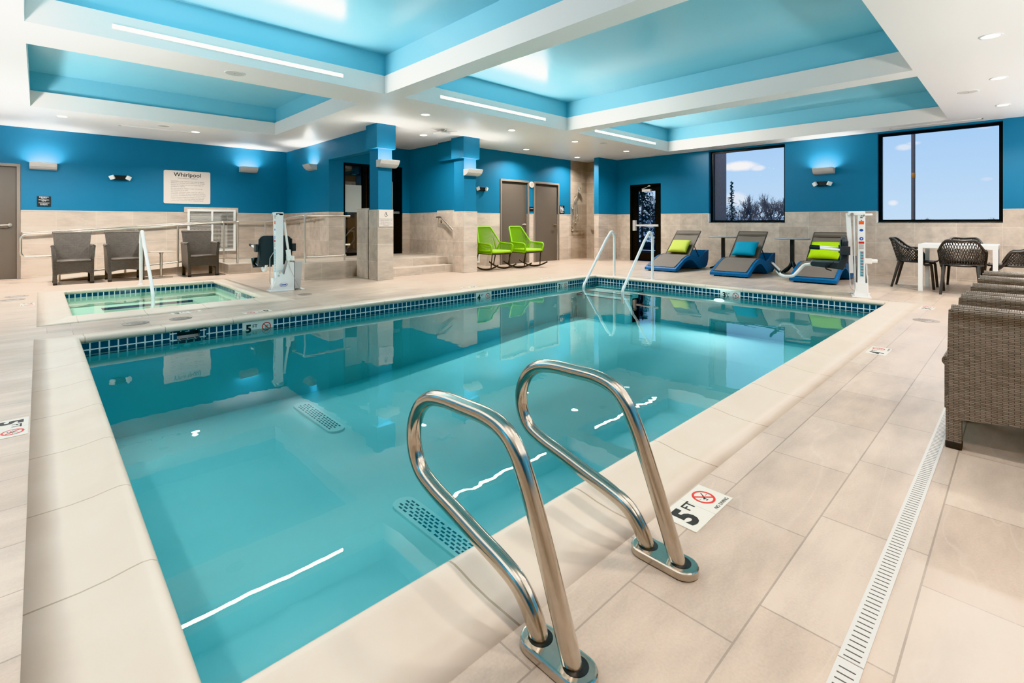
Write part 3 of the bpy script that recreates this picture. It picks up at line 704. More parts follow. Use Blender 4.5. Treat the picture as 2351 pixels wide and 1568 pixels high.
lines_on(t, rows, GREYINK, -.0195)

t, w, h = sign_y('emergency_sign', 'small black emergency dialing notice beside the left grey door', -.018, .176, 1.366, 1.561, 13.05, BLACK, None)
lines_on(t, [('EMERGENCY:', 0, .080, .023, 'CENTER', .0004), ('Dial 9-1-1', 0, .060, .021, 'CENTER', .0004), ('Hotel Operator,', 0, .028, .022, 'CENTER', .0003), ('Dial "0"', 0, .006, .021, 'CENTER', .0003), ('Guest rooms cannot', 0, -.030, .018, 'CENTER', .0002), ('be called from', 0, -.050, .018, 'CENTER', .0002), ('this telephone.', 0, -.068, .018, 'CENTER', .0002)], WHITEINK, -.0135)

def wheelchair(m, fr, s, mi=0):
    st = len(m.v)
    m.disc((0,0,0), .1, 'z', 14, mi)
    for i in range(len(m.v)-14, len(m.v)): v = m.v[i]; m.v[i] = (v[0]-.03, v[1]+.42, 0)
    def bar(a, b, w):
        a, b = Vector(a), Vector(b); d = (b-a).normalized(); q = Vector((-d.y, d.x))*w/2
        m.add([(*(a-q),0),(*(b-q),0),(*(b+q),0),(*(a+q),0)], [(0,1,2,3)], mi)
    bar((-.03,.32),(.0,.0),.11); bar((-.02,.16),(.2,.16),.08); bar((.0,.02),(.22,.02),.1); bar((.2,.04),(.33,-.28),.1); bar((.3,-.27),(.42,-.22),.08)
    n = 20; vs = []
    for k in range(n+1):
        a = math.radians(110+250*k/n)
        vs += [(-.02+.36*math.cos(a), -.12+.36*math.sin(a), 0), (-.02+.27*math.cos(a), -.12+.27*math.sin(a), 0)]
    m.add(vs, [(2*k+1,2*k,2*k+2,2*k+3)[::-1] for k in range(n)], mi)
    m.xf(fr @ Matrix.Scale(s, 4), st)
t, w, h = sign_y('accessible_sign', 'small cream wheelchair notice on the tiled left pillar', 4.452, 4.738, .982, 1.285, 8.118, OFFWHITE, None)
m = M(); wheelchair(m, fr_my(0,-.0135,.07), .085); B('wheelchair_symbol', m, INK, t)
lines_on(t, [(s, 0, z, .026, 'CENTER', 0) for s, z in (('Reserved for guests with', -.012), ('mobility disabilities only.', -.042), ('For lift assistance or', -.072), ('instructions, contact the', -.102), ('front desk.', -.130))], GREYINK, -.0135)

t, w, h = sign_y('restroom_sign', 'black restroom sign with white figures beside the right grey door', 10.555, 10.765, 1.315, 1.535, 9.05, BLACK, None)
m = M()
for cx, skirt in ((-.055,False),(.005,True)):
    m.disc((cx,-.0135,.082), .011, '-y', 10)
    poly = [(-.016,.066),(.016,.066),(.024,.0),(.012,-.0),(.012,-.055),(-.012,-.055),(-.012,0),(-.024,0)] if skirt else [(-.020,.066),(.020,.066),(.020,.01),(.011,.01),(.011,-.055),(-.011,-.055),(-.011,.01),(-.020,.01)]
    m.add([(cx+x, -.0135, z) for x, z in poly], [tuple(range(7,-1,-1))[::-1]])
wheelchair(m, fr_my(.062,-.0135,.002), .085)
B('figures', m, WHITEINK, t)
lines_on(t, [('RESTROOM', 0, -.082, .026, 'CENTER', .0003)], WHITEINK, -.0135)
m = M(); m.box(-.085,.085,-.0132,-.012,-.0665,-.0645); B('rule_line', m, WHITEINK, t)
t, w, h = sign_y('room_plaque', 'tiny black room plaque between the two grey doors', 9.335, 9.495, 1.36, 1.475, 9.054, BLACK, None)
lines_on(t, [('STORAGE', .01, .012, .026, 'CENTER', .0002)], WHITEINK, -.0135)
t = T('wall_speaker', 'round white wall speaker between the tops of the two grey doors', 'speaker', (9.415, 9.05, 2.06))
m = M(); m.cyl((0,0,0),(0,-.03,0),.082,28); B('rim', m, WHITE_PLASTIC, t, bevel=.008)
m = M(); m.disc((0,-.031,0),.05,'-y',24); B('grille', m, P('cream_speaker_cone', (.62,.5,.38), .7), t)

# ================================================================== depth markings
def nodive(m, fr, s, red=1, ink=0):
    st = len(m.v); n = 32; vs = []
    for k in range(n):
        a = 2*PI*k/n; vs += [(math.cos(a), math.sin(a), 0), (.80*math.cos(a), .80*math.sin(a), 0)]
    m.add(vs, [(2*k, 2*((k+1)%n), 2*((k+1)%n)+1, 2*k+1) for k in range(n)], red)
    def bar(a, b, w, mi, z=0):
        a, b = Vector(a), Vector(b); d = (b-a).normalized(); q = Vector((-d.y, d.x))*w/2
        m.add([(*(a-q),z),(*(b-q),z),(*(b+q),z),(*(a+q),z)], [(0,1,2,3)], mi)
    bar((-.60,.60),(.60,-.60),.16,red,.012)
    bar((.45,.48),(.15,.12),.09,ink); bar((.17,.14),(-.10,-.12),.17,ink); bar((-.08,-.10),(-.32,-.18),.10,ink); bar((-.10,-.14),(-.12,-.42),.10,ink); bar((-.38,-.44),(.0,-.44),.05,ink)
    bar((-.72,.02),(-.45,.02),.04,ink); bar((.35,.02),(.72,.02),.04,ink)
    m.xf(fr @ Matrix.Scale(s, 4), st)
def number(m, fr, num, s):
    if num == '3h':
        text_mesh(m, '3', s, fr @ Matrix.Translation((-.14*s,0,0)), 0, 'CENTER', .045*s)
        text_mesh(m, '1', s*.42, fr @ Matrix.Translation((.22*s,.22*s,0)), 0, 'CENTER', .01*s); text_mesh(m, '2', s*.42, fr @ Matrix.Translation((.42*s,-.2*s,0)), 0, 'CENTER', .01*s)
        text_mesh(m, '/', s*.7, fr @ Matrix.Translation((.32*s,0,0)), 0, 'CENTER', .004*s); text_mesh(m, 'FT', s*.28, fr @ Matrix.Translation((.56*s,.25*s,0)), 0, 'CENTER', .002*s)
    else:
        text_mesh(m, num, s, fr @ Matrix.Translation((-.16*s,0,0)), 0, 'CENTER', .045*s)
        text_mesh(m, 'FT', s*.42, fr @ Matrix.Translation((.40*s,.21*s,0)), 0, 'CENTER', .008*s)
MARK = P('white_marker_tile', (.72,.66,.58), .3); MARKW = P('white_glazed_tile', (.66,.69,.65), .15)
def deck_mark(x, y, rz, num, lab, L=.30, Wd=.135, words=True):
    t = T('depth_marker', lab, 'depth marker', (x, y, 0), rz, group='depth marker tiles set in the deck')
    m = M(); m.box(-L/2,-.001,-Wd/2,Wd/2,0,.0025); m.box(.001,L/2,-Wd/2,Wd/2,0,.0025); B('tile', m, MARK, t)
    m = M(); f = fr_up(-L*.25+.002, -.004, .0032)
    number(m, f, num, .125 if Wd < .14 else .13); nodive(m, fr_up(L*.25, .012, .0032), .043)
    if words: text_mesh(m, 'NO DIVING', .0195, fr_up(L*.25+.01, -.053, .0032), 0, 'CENTER', .0003)
    B('marking', m, [INK, RED], t)
deck_mark(1.755, .835, 0, '5', 'five foot depth marker tile on the deck beside the chrome grab rail')
deck_mark(4.96, .822, 0, '4', 'four foot depth marker tile on the deck beside the wicker armchairs')
deck_mark(7.90, .822, 0, '3h', 'depth marker tile on the deck at the far end near the white pool lift')
deck_mark(-.105, 3.585, -PI/2, '5', 'five foot depth marker tile at the edge of the left deck')
deck_mark(-.10, 8.87, -PI/2, '3', 'depth marker tile left of the whirlpool corner')
deck_mark(1.25, 6.80, 0, '3', 'depth marker tile in front of the whirlpool beside the round lid')
deck_mark(1.86, 6.26, PI, '5', 'depth marker tile behind the far pool coping beside the skimmer lids')
deck_mark(5.05, 6.26, PI, '4', 'depth marker tile behind the far coping above the four foot sign')
deck_mark(6.95, 6.26, PI, '3h', 'depth marker tile behind the far coping in front of the green chairs')
def wall_mark(fr, loc, num, lab):
    t = T('waterline_marker', lab, 'depth marker', loc, group='white depth marker tiles on the waterline')
    inv = Matrix.Translation([-q for q in loc]); m = M(); m.box(-.16,.16,-.0665,.0675,0,.002); m.xf(inv @ fr); B('tile', m, MARKW, t)
    m = M(); number(m, fr @ Matrix.Translation((-.08,-.012,.0026)), num, .115); nodive(m, fr @ Matrix.Translation((.085,-.005,.0026)), .047); m.xf(inv); B('marking', m, [INK, RED], t)
yd = PY1+.018
wall_mark(fr_my(1.755, yd, -.1015), (1.755, yd, -.1), '5', 'white five foot marker on the far waterline beside the skimmer')
wall_mark(fr_my(5.04, yd, -.1015), (5.04, yd, -.1), '4', 'white four foot marker in the middle of the far waterline')
wall_mark(fr_my(6.95, yd, -.1015), (6.95, yd, -.1), '3h', 'white three and a half foot marker on the far waterline near the corner steps')
wall_mark(fr_mx(PX1+.018, 3.25, -.1015), (PX1+.018, 3.25, -.1), '3h', 'white three and a half foot marker on the right end waterline')
wall_mark(fr_mx(SX1+.018, 8.62, -.1015), (SX1+.018, 8.62, -.1), '3', 'white depth marker on the whirlpool waterline')

# skimmer, lids, drains, wall jets
t = T('pool_skimmer', 'square skimmer opening in the far pool wall', 'skimmer', (1.1, yd, -.09))
m = M(); m.box(-.155,-.10,0,.16,-.05,.055,1); m.box(.10,.155,0,.16,-.05,.055,1); m.box(-.155,.155,0,.16,.045,.055,1); m.prism([(0,-.05),(.16,-.05),(.16,-.035)], 'x', -.155, .155, 1); B('throat', m, [BLACK, POOL_TILE], t, fixn=True)
m = M(); m.box(-.10,.10,.10,.16,-.05,.045,0); B('inlet', m, BLACK, t)
m = M(); m.box(-.10,.10,.085,.10,-.042,-.012); m.prism([(-.03,.045),(.03,.045),(.018,.025),(-.018,.025)], 'y', .06, .09); B('weir_door', m, WHITE_PLASTIC, t)
LID = P('tan_deck_lid', (.25,.21,.18), .5); LIDD = P('lid_slot', (.06,.05,.045), .7)
def lid(x, y, r, lab, rz=0):
    t = T('deck_lid', lab, 'skimmer lid', (x, y, 0), rz, group='round deck lids')
    m = M(); m.lathe([(r,0),(r,.003),(r*.97,.004),(r*.965,.0025),(r*.95,.0025),(r*.945,.004),(0,.0042)], n=36); B('cover', m, LID, t)
    m = M()
    for a in (0, PI): m.disc((r*.6*math.cos(a), r*.6*math.sin(a), .0050), .013, 'z', 12)
    m.lathe([(r*.28,.005),(r*.31,.0052)], n=24); m.lathe([(r*.10,.005),(r*.13,.0052)], n=16); B('finger_hole', m, LIDD, t)
lid(.733, 6.43, .118, 'round deck lid with two finger holes nearest the skimmer')
lid(1.126, 6.405, .105, 'round deck lid just right of the skimmer lid')
lid(-.22, 9.95, .125, 'round deck lid left of the whirlpool, farther of the two')
lid(-.25, 9.55, .125, 'round deck lid left of the whirlpool, nearer of the two')
lid(6.865, .725, .115, 'round deck lid beside the brown wicker armchairs', 1.0)
lid(2.82, 7.31, .10, 'round deck lid at the foot of the pool lift by the whirlpool')

def slot_drain(x0, x1, lab, first):
    t = T('trench_drain', lab, 'floor drain', (x0, .286, 0), group='slotted trench drain covers')
    m = M(); L = x1-x0; m.box(0.001,L-.001,-.026,.026,0,.003); B('cover', m, P('pale_drain_plastic', (.56,.52,.48), .4), t)
    n = int(L/.0205); m = M()
    for k in range(n): x = .01+k*.0205; m.box(x,x+.0035,-.017,.017,.003,.0036)
    B('slots', m, P('drain_slot_shadow', (.10,.085,.075), .8), t)
slot_drain(.0, 1.394, 'pale slotted drain cover, the short piece nearest the viewer', True)
slot_drain(1.396, 8.0, 'long pale slotted drain cover running under the wicker armchairs', False)

GR = P('pale_aqua_grate', (.55,.86,.88), .5); GD = P('grate_hole', (.01,.12,.17), .7)
def main_drain(x, y, L, lab):
    t = T('main_drain', lab, 'pool drain', (x, y, -.97), group='long drain grates on the pool floor')
    w = .085; n = 10; poly = [(w*math.cos(a), L/2-w+w*math.sin(a)) for a in [PI*k/n for k in range(n+1)]] + [(w*math.cos(a), -L/2+w+w*math.sin(a)) for a in [PI+PI*k/n for k in range(n+1)]]
    m = M(); m.prism(poly, 'z', 0, .02); B('grate', m, GR, t, fixn=True)
    m = M(); row = 0; y_ = -L/2+.11
    while y_ < L/2-.11:
        for k in range(5):
            xx = (k-2)*.026; yy = y_ + (.028 if k % 2 else 0); m.box(xx-.006,xx+.006,yy-.018,yy+.018,.02,.0215)
        y_ += .056 if int((y_+L/2)/.056) % 6 else .075
    B('slots', m, GD, t)
main_drain(1.885, 2.68, .93, 'long aqua drain grate under water nearest the grab rails')
main_drain(2.09, 5.08, 1.02, 'long aqua drain grate under water farther out near the skimmer')
# ================================================================== pool rails
def grab_rail(x, lab):
    t = T('grab_rail', lab, 'grab rail', (x, .78, 0), group='polished steel figure four grab rails')
    key = [(-.062,-.004),(-.020,.11),(.022,.22),(.062,.32),(.098,.40),(.130,.455),(.175,.495),(.245,.513),(.35,.513),(.45,.509),(.525,.492),(.583,.448),(.617,.375),(.610,.30),(.570,.245),(.495,.215),(.40,.193),(.28,.163),(.19,.142),(.125,.118),(.080,.075),(.056,.03),(.048,-.004)]
    pts = []
    for i in range(len(key)-1):
        a_, b_, c_, d_ = [Vector((0, *key[max(0, min(len(key)-1, i+k))])) for k in (-1, 0, 1, 2)]
        for k in range(5):
            q = k/5; pts.append(.5*((2*b_)+(c_-a_)*q+(2*a_-5*b_+4*c_-d_)*q*q+(3*b_-a_-3*c_+d_)*q**3))
    pts.append(Vector((0, *key[-1])))
    m = M(); m.tube(pts, .0243, 20); B('rail', m, CHROME, t)
    m = M(); poly = []
    for k in range(13): a = PI*k/12; poly.append((.046*math.cos(a), .055+.046*math.sin(a)))
    for k in range(13): a = PI+PI*k/12; poly.append((.046*math.cos(a), -.070+.046*math.sin(a)))
    m.prism(poly, 'z', 0, .026); B('base_plate', m, CHROME, t, bevel=.007, seg=3, fixn=True)
    for y in (.048, -.062): m = M(); m.lathe([(.030,.0265),(.0245,.0265)], c=(0,y,0), n=20); m.disc((0,y,.0262), .031, 'z', 20); B('socket', m, BLACK, t)
grab_rail(.895, 'polished steel grab rail on the near pool edge, the one closest to the viewer')
grab_rail(1.397, 'polished steel grab rail beside the five foot deck marker')
def stair_rail(y, lab):
    t = T('pool_stair_rail', lab, 'handrail', (8.12, y, 0), group='white pool stair rails at the corner steps')
    pts = [(0,0,.0),(0,0,.80),(-.09,0,.90),(-.28,0,.72),(-.84,0,.06),(-.97,0,-.09),(-.97,0,-.32)]
    m = M(); m.tube(fillet(pts, [.16,.16,.3,.2,.1], 8), .024, 14); B('rail', m, WHITE_POWDER, t)
    m = M(); m.lathe([(.045,0),(.045,.008),(.026,.018)], n=20); B('escutcheon', m, WHITE_POWDER, t)
stair_rail(5.55, 'white pool stair rail in front of the shower partition')
stair_rail(4.72, 'white pool stair rail in front of the black exit door')
t = T('spa_rail', 'white handrail rising from the whirlpool in front of the middle wicker armchair', 'handrail', (1.26, 10.42, 0))
m = M(); m.tube(fillet([(0,0,0),(0,0,.84),(0,-.13,.93),(0,-.35,.70),(0,-1.10,.10),(0,-1.22,-.06),(0,-1.22,-.45)], [.14,.14,.4,.2,.12], 8), .024, 14); B('rail', m, WHITE_POWDER, t)
m = M(); m.lathe([(.045,0),(.045,.008),(.026,.018)], n=20); B('escutcheon', m, WHITE_POWDER, t)

# ================================================================== ramp rails
t = T('ramp_handrail', 'brushed steel ramp handrail with posts running from the armchairs to the left pillar', 'handrail', (0, 11.95, 0))
ya, yb, yc = 0.0, -.56, -2.71
zr = lambda x: max(0, min(.2, (x+.1)/2.9*.2))
top = [(.10,ya,.855),(2.88,ya,1.06),(3.0,yb,1.07),(3.56,yb,1.07),(3.56,yc,1.18),(4.44,yc,1.18)]
m = M(); m.tube(fillet(top, .05, 4), .021, 12); B('top_rail', m, BRUSHED, t)
low = [(.27,ya,.14),(2.88,ya,.30),(3.0,yb,.30),(3.56,yb,.30),(3.56,yc,.41),(4.36,yc,.41)]
m = M(); m.tube(fillet(low, .05, 4), .016, 10); B('lower_rail', m, BRUSHED, t)
m = M(); m.tube(fillet([(.12,ya,.857),(-.22,ya,.845),(-.22,ya,.46),(.27,ya,.46)], [.09,.09], 6), .021, 12); B('end_loop', m, BRUSHED, t)
for x, y, z0, z1 in ((.27,ya,0,.86),(1.2,ya,.09,.94),(2.05,ya,.15,1.0),(2.88,ya,.2,1.06),(3.0,yb,.2,1.07),(3.54,yb,.2,1.07),(3.56,-1.7,.31,1.13),(3.56,yc,.31,1.18),(4.33,yc,.31,1.18)):
    m = M(); m.cyl((x,y,z0),(x,y,z1),.019,12); B('post', m, BRUSHED, t)
m = M(); m.cyl((4.33,yc,.62),(4.44,yc,.62),.018,10); B('bracket', m, BRUSHED, t)
t = T('wall_handrail', 'brushed steel handrail fixed on the back wall above the ramp', 'handrail', (0, 12.97, 0))
m = M(); m.tube(fillet([(-.22,.05,.855),(-.22,0,.855),(2.8,0,1.07),(4.48,0,1.07),(4.48,-2.2,1.19)], [.03,.2,.05], 5), .019, 12); B('rail', m, BRUSHED, t)
def bracket(t, x, y, z, dx, dy):
    m = M(); m.tube(fillet([(x,y,z-.018),(x,y,z-.06),(x+dx*.08,y+dy*.08,z-.085)], .03), .007, 8); m.cyl((x+dx*.068,y+dy*.068,z-.085),(x+dx*.08,y+dy*.08,z-.085),.033,16); B('bracket', m, BRUSHED, t)
for x in (.5, 1.5, 2.45, 3.2, 4.1): bracket(t, x, 0, zr(x)*.98+.86, 0, 1)
for y in (-.8, -1.7): bracket(t, 4.48, y, 1.07-y*.055, 1, 0)
t = T('stair_handrail', 'short steel handrail with end turns on the tiled wall right of the steps', 'handrail', (6.42, 0, 0))
m = M(); m.tube(fillet([(.06,9.12,1.175),(0,9.12,1.175),(0,8.93,1.175),(0,8.44,.86),(0,8.27,.855)], [.03,.1,.1], 6), .018, 12); B('rail', m, BRUSHED, t)
bracket(t, 0, 9.03, 1.17, 1, 0); bracket(t, 0, 8.40, .865, .5, 0)

# ================================================================== wall heater units
def ptac(x0, x1, z0, z1, y, lab, nsl):
    t = T('wall_air_unit', lab, 'air conditioner', ((x0+x1)/2, y, z0)); w, h = (x1-x0)/2, z1-z0
    m = M(); f = .045
    m.box(-w,w,-.04,0,0,f); m.box(-w,w,-.04,0,h-f,h); m.box(-w,-w+f,-.04,0,f,h-f); m.box(w-f,w,-.04,0,f,h-f)
    if w > .3: m.box(-.018,.018,-.04,0,f,h-f)
    B('grille_frame', m, WHITE_PLASTIC, t)
    m = M()
    for k in range(nsl):
        z = f+(h-2*f)*(k+.5)/nsl; m.cbox((0,-.022,z), (2*w-2*f,.016,.006), 0, Matrix.Rotation(-.5,3,'X'))
    B('louvers', m, WHITE_PLASTIC, t)
    m = M(); m.box(-w+f,w-f,-.004,0,f,h-f,0)
    if w > .3:
        m.box(-w+.06,w-.16,-.008,-.003,h*.62,h*.86,1); m.box(w-.30,w-.17,-.008,-.003,.08,h*.86,1)
        for i in range(9):
            for j in range(3): m.box(-w+.08+i*.075,-.02-w+.15+i*.075,-.007,-.003,.12+j*.15,.22+j*.15,2)
    B('unit_body', m, [P('unit_cavity', (.16,.12,.09), .8), P('unit_panel', (.62,.57,.51), .5), P('unit_mesh', (.30,.22,.16), .7)], t)
ptac(2.41, 3.385, .39, 1.36, 13.035, 'white louvered air unit set in the back wall behind the third wicker armchair', 30)
ptac(7.05, 7.60, .10, .52, 9.05, 'small white louvered vent low on the wall behind the first green rocking chair', 14)

# ================================================================== wicker armchairs
def armchair(name, mat, lab, group, legs_cap=True):
    t = T(name, lab, 'armchair', group=group)
    W, D = .258, .29
    # seat with apron: front faces -Y
    m = M()
    ap = [(-W+.03,.40),(-W+.03,.175)] + [(-W+.03+(2*W-.06)*k/10, .175+.035*math.sin(PI*k/10)) for k in range(1,10)] + [(W-.03,.175),(W-.03,.40)]
    m.prism(ap, 'y', -D-.015, -D+.05); m.box(-W+.03,W-.03,-D+.04,D-.08,.33,.405)
    m.tube([(-W+.04,-D-.005,.395),(W-.04,-D-.005,.395)], .022, 10)
    B('seat', m, mat, t, fixn=True)
    # back
    def bk(u, v, o):
        z = .34+.53*v; hw = (.215+.045*v); y = D-.085+.075*v + o - .035*(1-(2*u-1)**2)*0
        return ((2*u-1)*hw, y+.028*(1-(2*u-1)**2), z)
    m = M(); n1, n2 = 10, 8
    m.grid(lambda u, v: bk(u, v, 0), n1, n2); m.grid(lambda u, v: bk(1-u, v, .05), n1, n2)
    for k in range(n1):
        u0, u1 = k/n1, (k+1)/n1
        m.quad(bk(u0,1,0), bk(u1,1,0), bk(u1,1,.05), bk(u0,1,.05), 0, True)
    for k in range(n2):
        v0, v1 = k/n2, (k+1)/n2
        m.quad(bk(0,v1,0), bk(0,v1,.05), bk(0,v0,.05), bk(0,v0,0)); m.quad(bk(1,v0,0), bk(1,v0,.05), bk(1,v1,.05), bk(1,v1,0))
    m.tube([bk(k/n1,1,.025) for k in range(n1+1)], .028, 8)
    B('backrest', m, mat, t)
    for s in (-1, 1):
        m = M()
        side = [(-D+.005,.135),(D-.02,.20),(D-.01,.60),(D-.02,.640),(-D+.004,.648),(-D+.002,.60),(-D-.002,.42)]
        x0, x1 = s*(W-.045), s*(W+.005); n = len(side)
        def px_(x, z): return x + s*.022*max(0, (z-.40)/.25)
        vs = [(px_(x0,z),y,z) for y, z in side] + [(px_(x1,z),y,z) for y, z in side]
        m.add(vs, [(i,(i+1)%n,(i+1)%n+n,i+n) for i in range(n)] + [tuple(range(n-1,-1,-1)), tuple(range(n,2*n))])
        m.tube([(s*(W+.002),-D+.012,.642),(s*(W+.002),D-.02,.638)], .029, 10)
        B('armrest', m, mat, t, fixn=True)
        for y0 in (-D-.008, D-.075):
            m = M(); m.prism([(s*(W-.048),y0),(s*(W+.004),y0),(s*(W+.004),y0+.055),(s*(W-.048),y0+.055)], 'z', .03, .24); lg = B('leg', m, mat, t, fixn=True)
            m = M(); m.box(s*(W-.050),s*(W+.006),y0-.002,y0+.057,0,.034); B('foot_cap', m, CAP_BROWN, lg, bevel=.006)
    return t
g1 = 'charcoal wicker armchairs along the ramp'
a0 = armchair('wicker_armchair', WICKER_DARK, 'charcoal wicker armchair nearest the left grey door', g1); a0.location = (.44, 11.54, 0)
dup(a0, (1.15, 11.54, 0), 0, 'charcoal wicker armchair partly behind the white whirlpool rail', g1)
dup(a0, (2.35, 11.50, 0), .0, 'charcoal wicker armchair in front of the white louvered air unit', g1)
g2 = 'brown grey wicker armchairs in the row by the trench drain'
b0 = armchair('wicker_armchair', WICKER_BROWN, 'brown grey wicker armchair closest to the viewer at the picture edge', g2); b0.location = (3.325, -.045, 0); b0.rotation_euler = (0,0,PI)
dup(b0, (4.01, -.055, 0), PI, 'brown grey wicker armchair, second of its row from the viewer', g2)
dup(b0, (5.16, -.06, 0), PI, 'brown grey wicker armchair, farthest of its row toward the window wall', g2)

# ================================================================== small tables
t = T('side_table', 'small square side table with steel post between the armchairs', 'side table', (1.70, 11.49, 0))
m = M(); m.box(-.20,.20,-.20,.20,.49,.502); B('table_top', m, P('clear_grey_top', (.52,.46,.41), .15), t, bevel=.004)
m = M(); m.cyl((0,0,.012),(0,0,.49),.022,16); m.lathe([(.022,.45),(.05,.49)], n=16); B('post', m, BRUSHED, t)
m = M(); m.prism(rounded(.17,.17,.05), 'z', 0, .014); B('base', m, BRUSHED, t, fixn=True)
def cafe_table(lab):
    t = T('round_table', lab, 'side table', group='round grey tables between the loungers')
    m = M(); m.lathe([(0,.712),(.31,.712),(.325,.716),(.327,.726),(.32,.733),(0,.733)], n=40); B('table_top', m, TABLE_TOPM, t)
    m = M(); m.box(-.034,.034,-.034,.034,.20,.712); B('post', m, TABLE_GREY, t, bevel=.006)
    for k in range(4):
        a = PI/4+k*PI/2; c, s_ = math.cos(a), math.sin(a)
        m = M(); m.tube(fillet([(c*.01,s_*.01,.25),(c*.05,s_*.05,.16),(c*.20,s_*.20,.045),(c*.30,s_*.30,.012)], .1), [.03,.03,.03,.03,.028,.027,.026,.025,.024,.023,.022,.022,.02,.018,.018,.018][:len(fillet([(c*.01,s_*.01,.25),(c*.05,s_*.05,.16),(c*.20,s_*.20,.045),(c*.30,s_*.30,.012)], .1))], 10); B('leg', m, TABLE_GREY, t)
    return t
c0 = cafe_table('round grey table between the first two blue loungers'); c0.location = (11.40, 4.81, 0)
dup(c0, (11.15, 3.29, 0), 0, 'round grey table between the second and third blue loungers')

# ================================================================== blue loungers: foot at -X (local x=0), head toward +X
def lounger(lab):
    t = T('pool_lounger', lab, 'lounger', group='blue woven loungers under the window')
    up = [(0,.075),(.04,.095),(.20,.165),(.40,.255),(.58,.310),(.74,.330),(.90,.315),(1.04,.275),(1.18,.225)]
    lo = [(0,.025),(.10,.020),(.18,.055),(.32,.135),(.48,.205),(.64,.235),(.78,.225),(.92,.165),(1.06,.080),(1.16,.022)]
    hw = .36
    m = M(); poly = up + lo[::-1]
    m.prism(poly, 'y', -hw, hw)
    # rear bucket: bottom, end wall and side walls
    m.prism([(1.14,.02),(1.50,.02),(1.60,.07),(1.66,.20),(1.68,.40),(1.64,.41),(1.61,.21),(1.56,.10),(1.49,.06),(1.14,.09)], 'y', -hw, hw)
    side = [(.92,.165),(1.06,.080),(1.16,.022),(1.50,.02),(1.60,.07),(1.66,.20),(1.68,.415),(1.50,.375),(1.36,.31),(1.24,.268),(1.12,.262),(1.0,.288),(.90,.315)]
    m.prism(side, 'y', -hw, -hw+.04); m.prism(side, 'y', hw-.04, hw)
    B('body', m, LOUNGE_BLUE, t, fixn=True, bevel=.008)
    for q in ((.05,.20,-.30,-.20,0,.03),(.05,.20,.20,.30,0,.03),(1.25,1.45,-.28,-.18,0,.025),(1.25,1.45,.18,.28,0,.025)): m = M(); m.box(*q); B('foot', m, BLACK, t)
    m = M(); us = [(x, z+.006) for x, z in up[1:7]]
    us[0] = (.05,.108)
    def sl(u, v):
        q = u*(len(us)-1); i = min(int(q), len(us)-2); f = q-i
        return (us[i][0]+(us[i+1][0]-us[i][0])*f, (2*v-1)*.305, us[i][1]+(us[i+1][1]-us[i][1])*f)
    m.grid(lambda u, v: sl(u, 1-v), 20, 4)
    for y in (-.305, .305): m.tube([sl(k/20, 0 if y < 0 else 1) for k in range(21)], .009, 6)
    B('seat_sling', m, TAUPE_SLING, t)
    # backrest
    a, b = Vector((.83,0,.33)), Vector((1.42,0,.855)); d = (b-a).normalized()
    br = T('backrest', None, None); br.parent = t
    m = M(); hb = .285
    m.tube(fillet([a+Vector((0,-hb,0)), b+Vector((0,-hb,0))], .05), .014, 8); m.tube([a+Vector((0,hb,0)), b+Vector((0,hb,0))], .014, 8); m.cyl(b+Vector((0,-hb,0)), b+Vector((0,hb,0)), .014, 8); m.cyl(a+Vector((0,-hb,0)), a+Vector((0,hb,0)), .014, 8)
    B('back_frame', m, LOUNGE_FRAME, br)
    m = M(); nn = Vector((-d.z,0,d.x))
    m.grid(lambda u, v: tuple(a+(b-a)*u+nn*(.008-.02*math.sin(PI*u)*math.sin(PI*v))+Vector((0,(1-2*v)*hb,0))), 16, 6); B('back_sling', m, TAUPE_SLING, br)
    m = M(); p = a+(b-a)*.83; q = a+(b-a)*.90
    m.add([p+Vector((0,hb,0))+nn*.012, p+Vector((0,-hb,0))+nn*.012, q+Vector((0,-hb,0))+nn*.012, q+Vector((0,hb,0))+nn*.012], [(0,1,2,3)]); B('back_band', m, P('dark_sling_band', (.10,.075,.06), .8), br)
    for s in (-1, 1):
        m = M(); m.cyl(a+(b-a)*.45+Vector((0,s*.25,0)), (1.42,s*.27,.20), .009, 8); B('prop_rod', m, LOUNGE_FRAME, t)
    return t
L0 = lounger('blue woven lounger beside the exit door, with the pale lime pillow'); L0.location = (9.66, 5.44, 0); L0.rotation_euler = (0,0,.03)
dup(L0, (9.62, 3.96, 0), .04, 'blue woven lounger in the middle, with the teal pillow')
dup(L0, (9.64, 2.535, 0), .03, 'blue woven lounger partly behind the pool lift seat, with the bright lime pillow')
def pillow(name, L, mat, lab, s=.20):
    root = Vector(L.location); rz = L.rotation_euler.z
    d = Vector((.59,0,.525)).normalized(); nn = Vector((-d.z,0,d.x)); a = Vector((.83,0,.33))
    c = a + d*(s*.98) + nn*.075
    m = M()
    def f(u, v, sg):
        x, y = 2*u-1, 2*v-1
        th = .062*((1-x**4)*(1-y**4))**.55
        k = 1-.07*(1-abs(x*y))*0 + .05*(abs(x)*abs(y))**2
        return tuple(c + d*(y*s*k*.95) + Vector((0,-x*s*k*1.08,0)) + nn*(sg*th+ -.0))
    m.grid(lambda u, v: f(u, v, 1), 14, 14); m.grid(lambda u, v: f(1-u, v, -1), 14, 14)
    o = B(name, m, mat, weld=True); o.location = root; o.rotation_euler = (0,0,rz); tag(o, lab, 'pillow', 'throw pillows on the loungers')
LS = [o for o in bpy.data.objects if o.name.startswith('pool_lounger') and o.parent is None]
pillow('throw_pillow', LS[0], PIL_GREEN, 'pale lime throw pillow on the lounger beside the exit door')
pillow('throw_pillow', LS[1], PIL_BLUE, 'teal throw pillow on the middle lounger')
pillow('throw_pillow', LS[2], PIL_LIME, 'bright lime throw pillow behind the arm of the pool lift seat', .23)

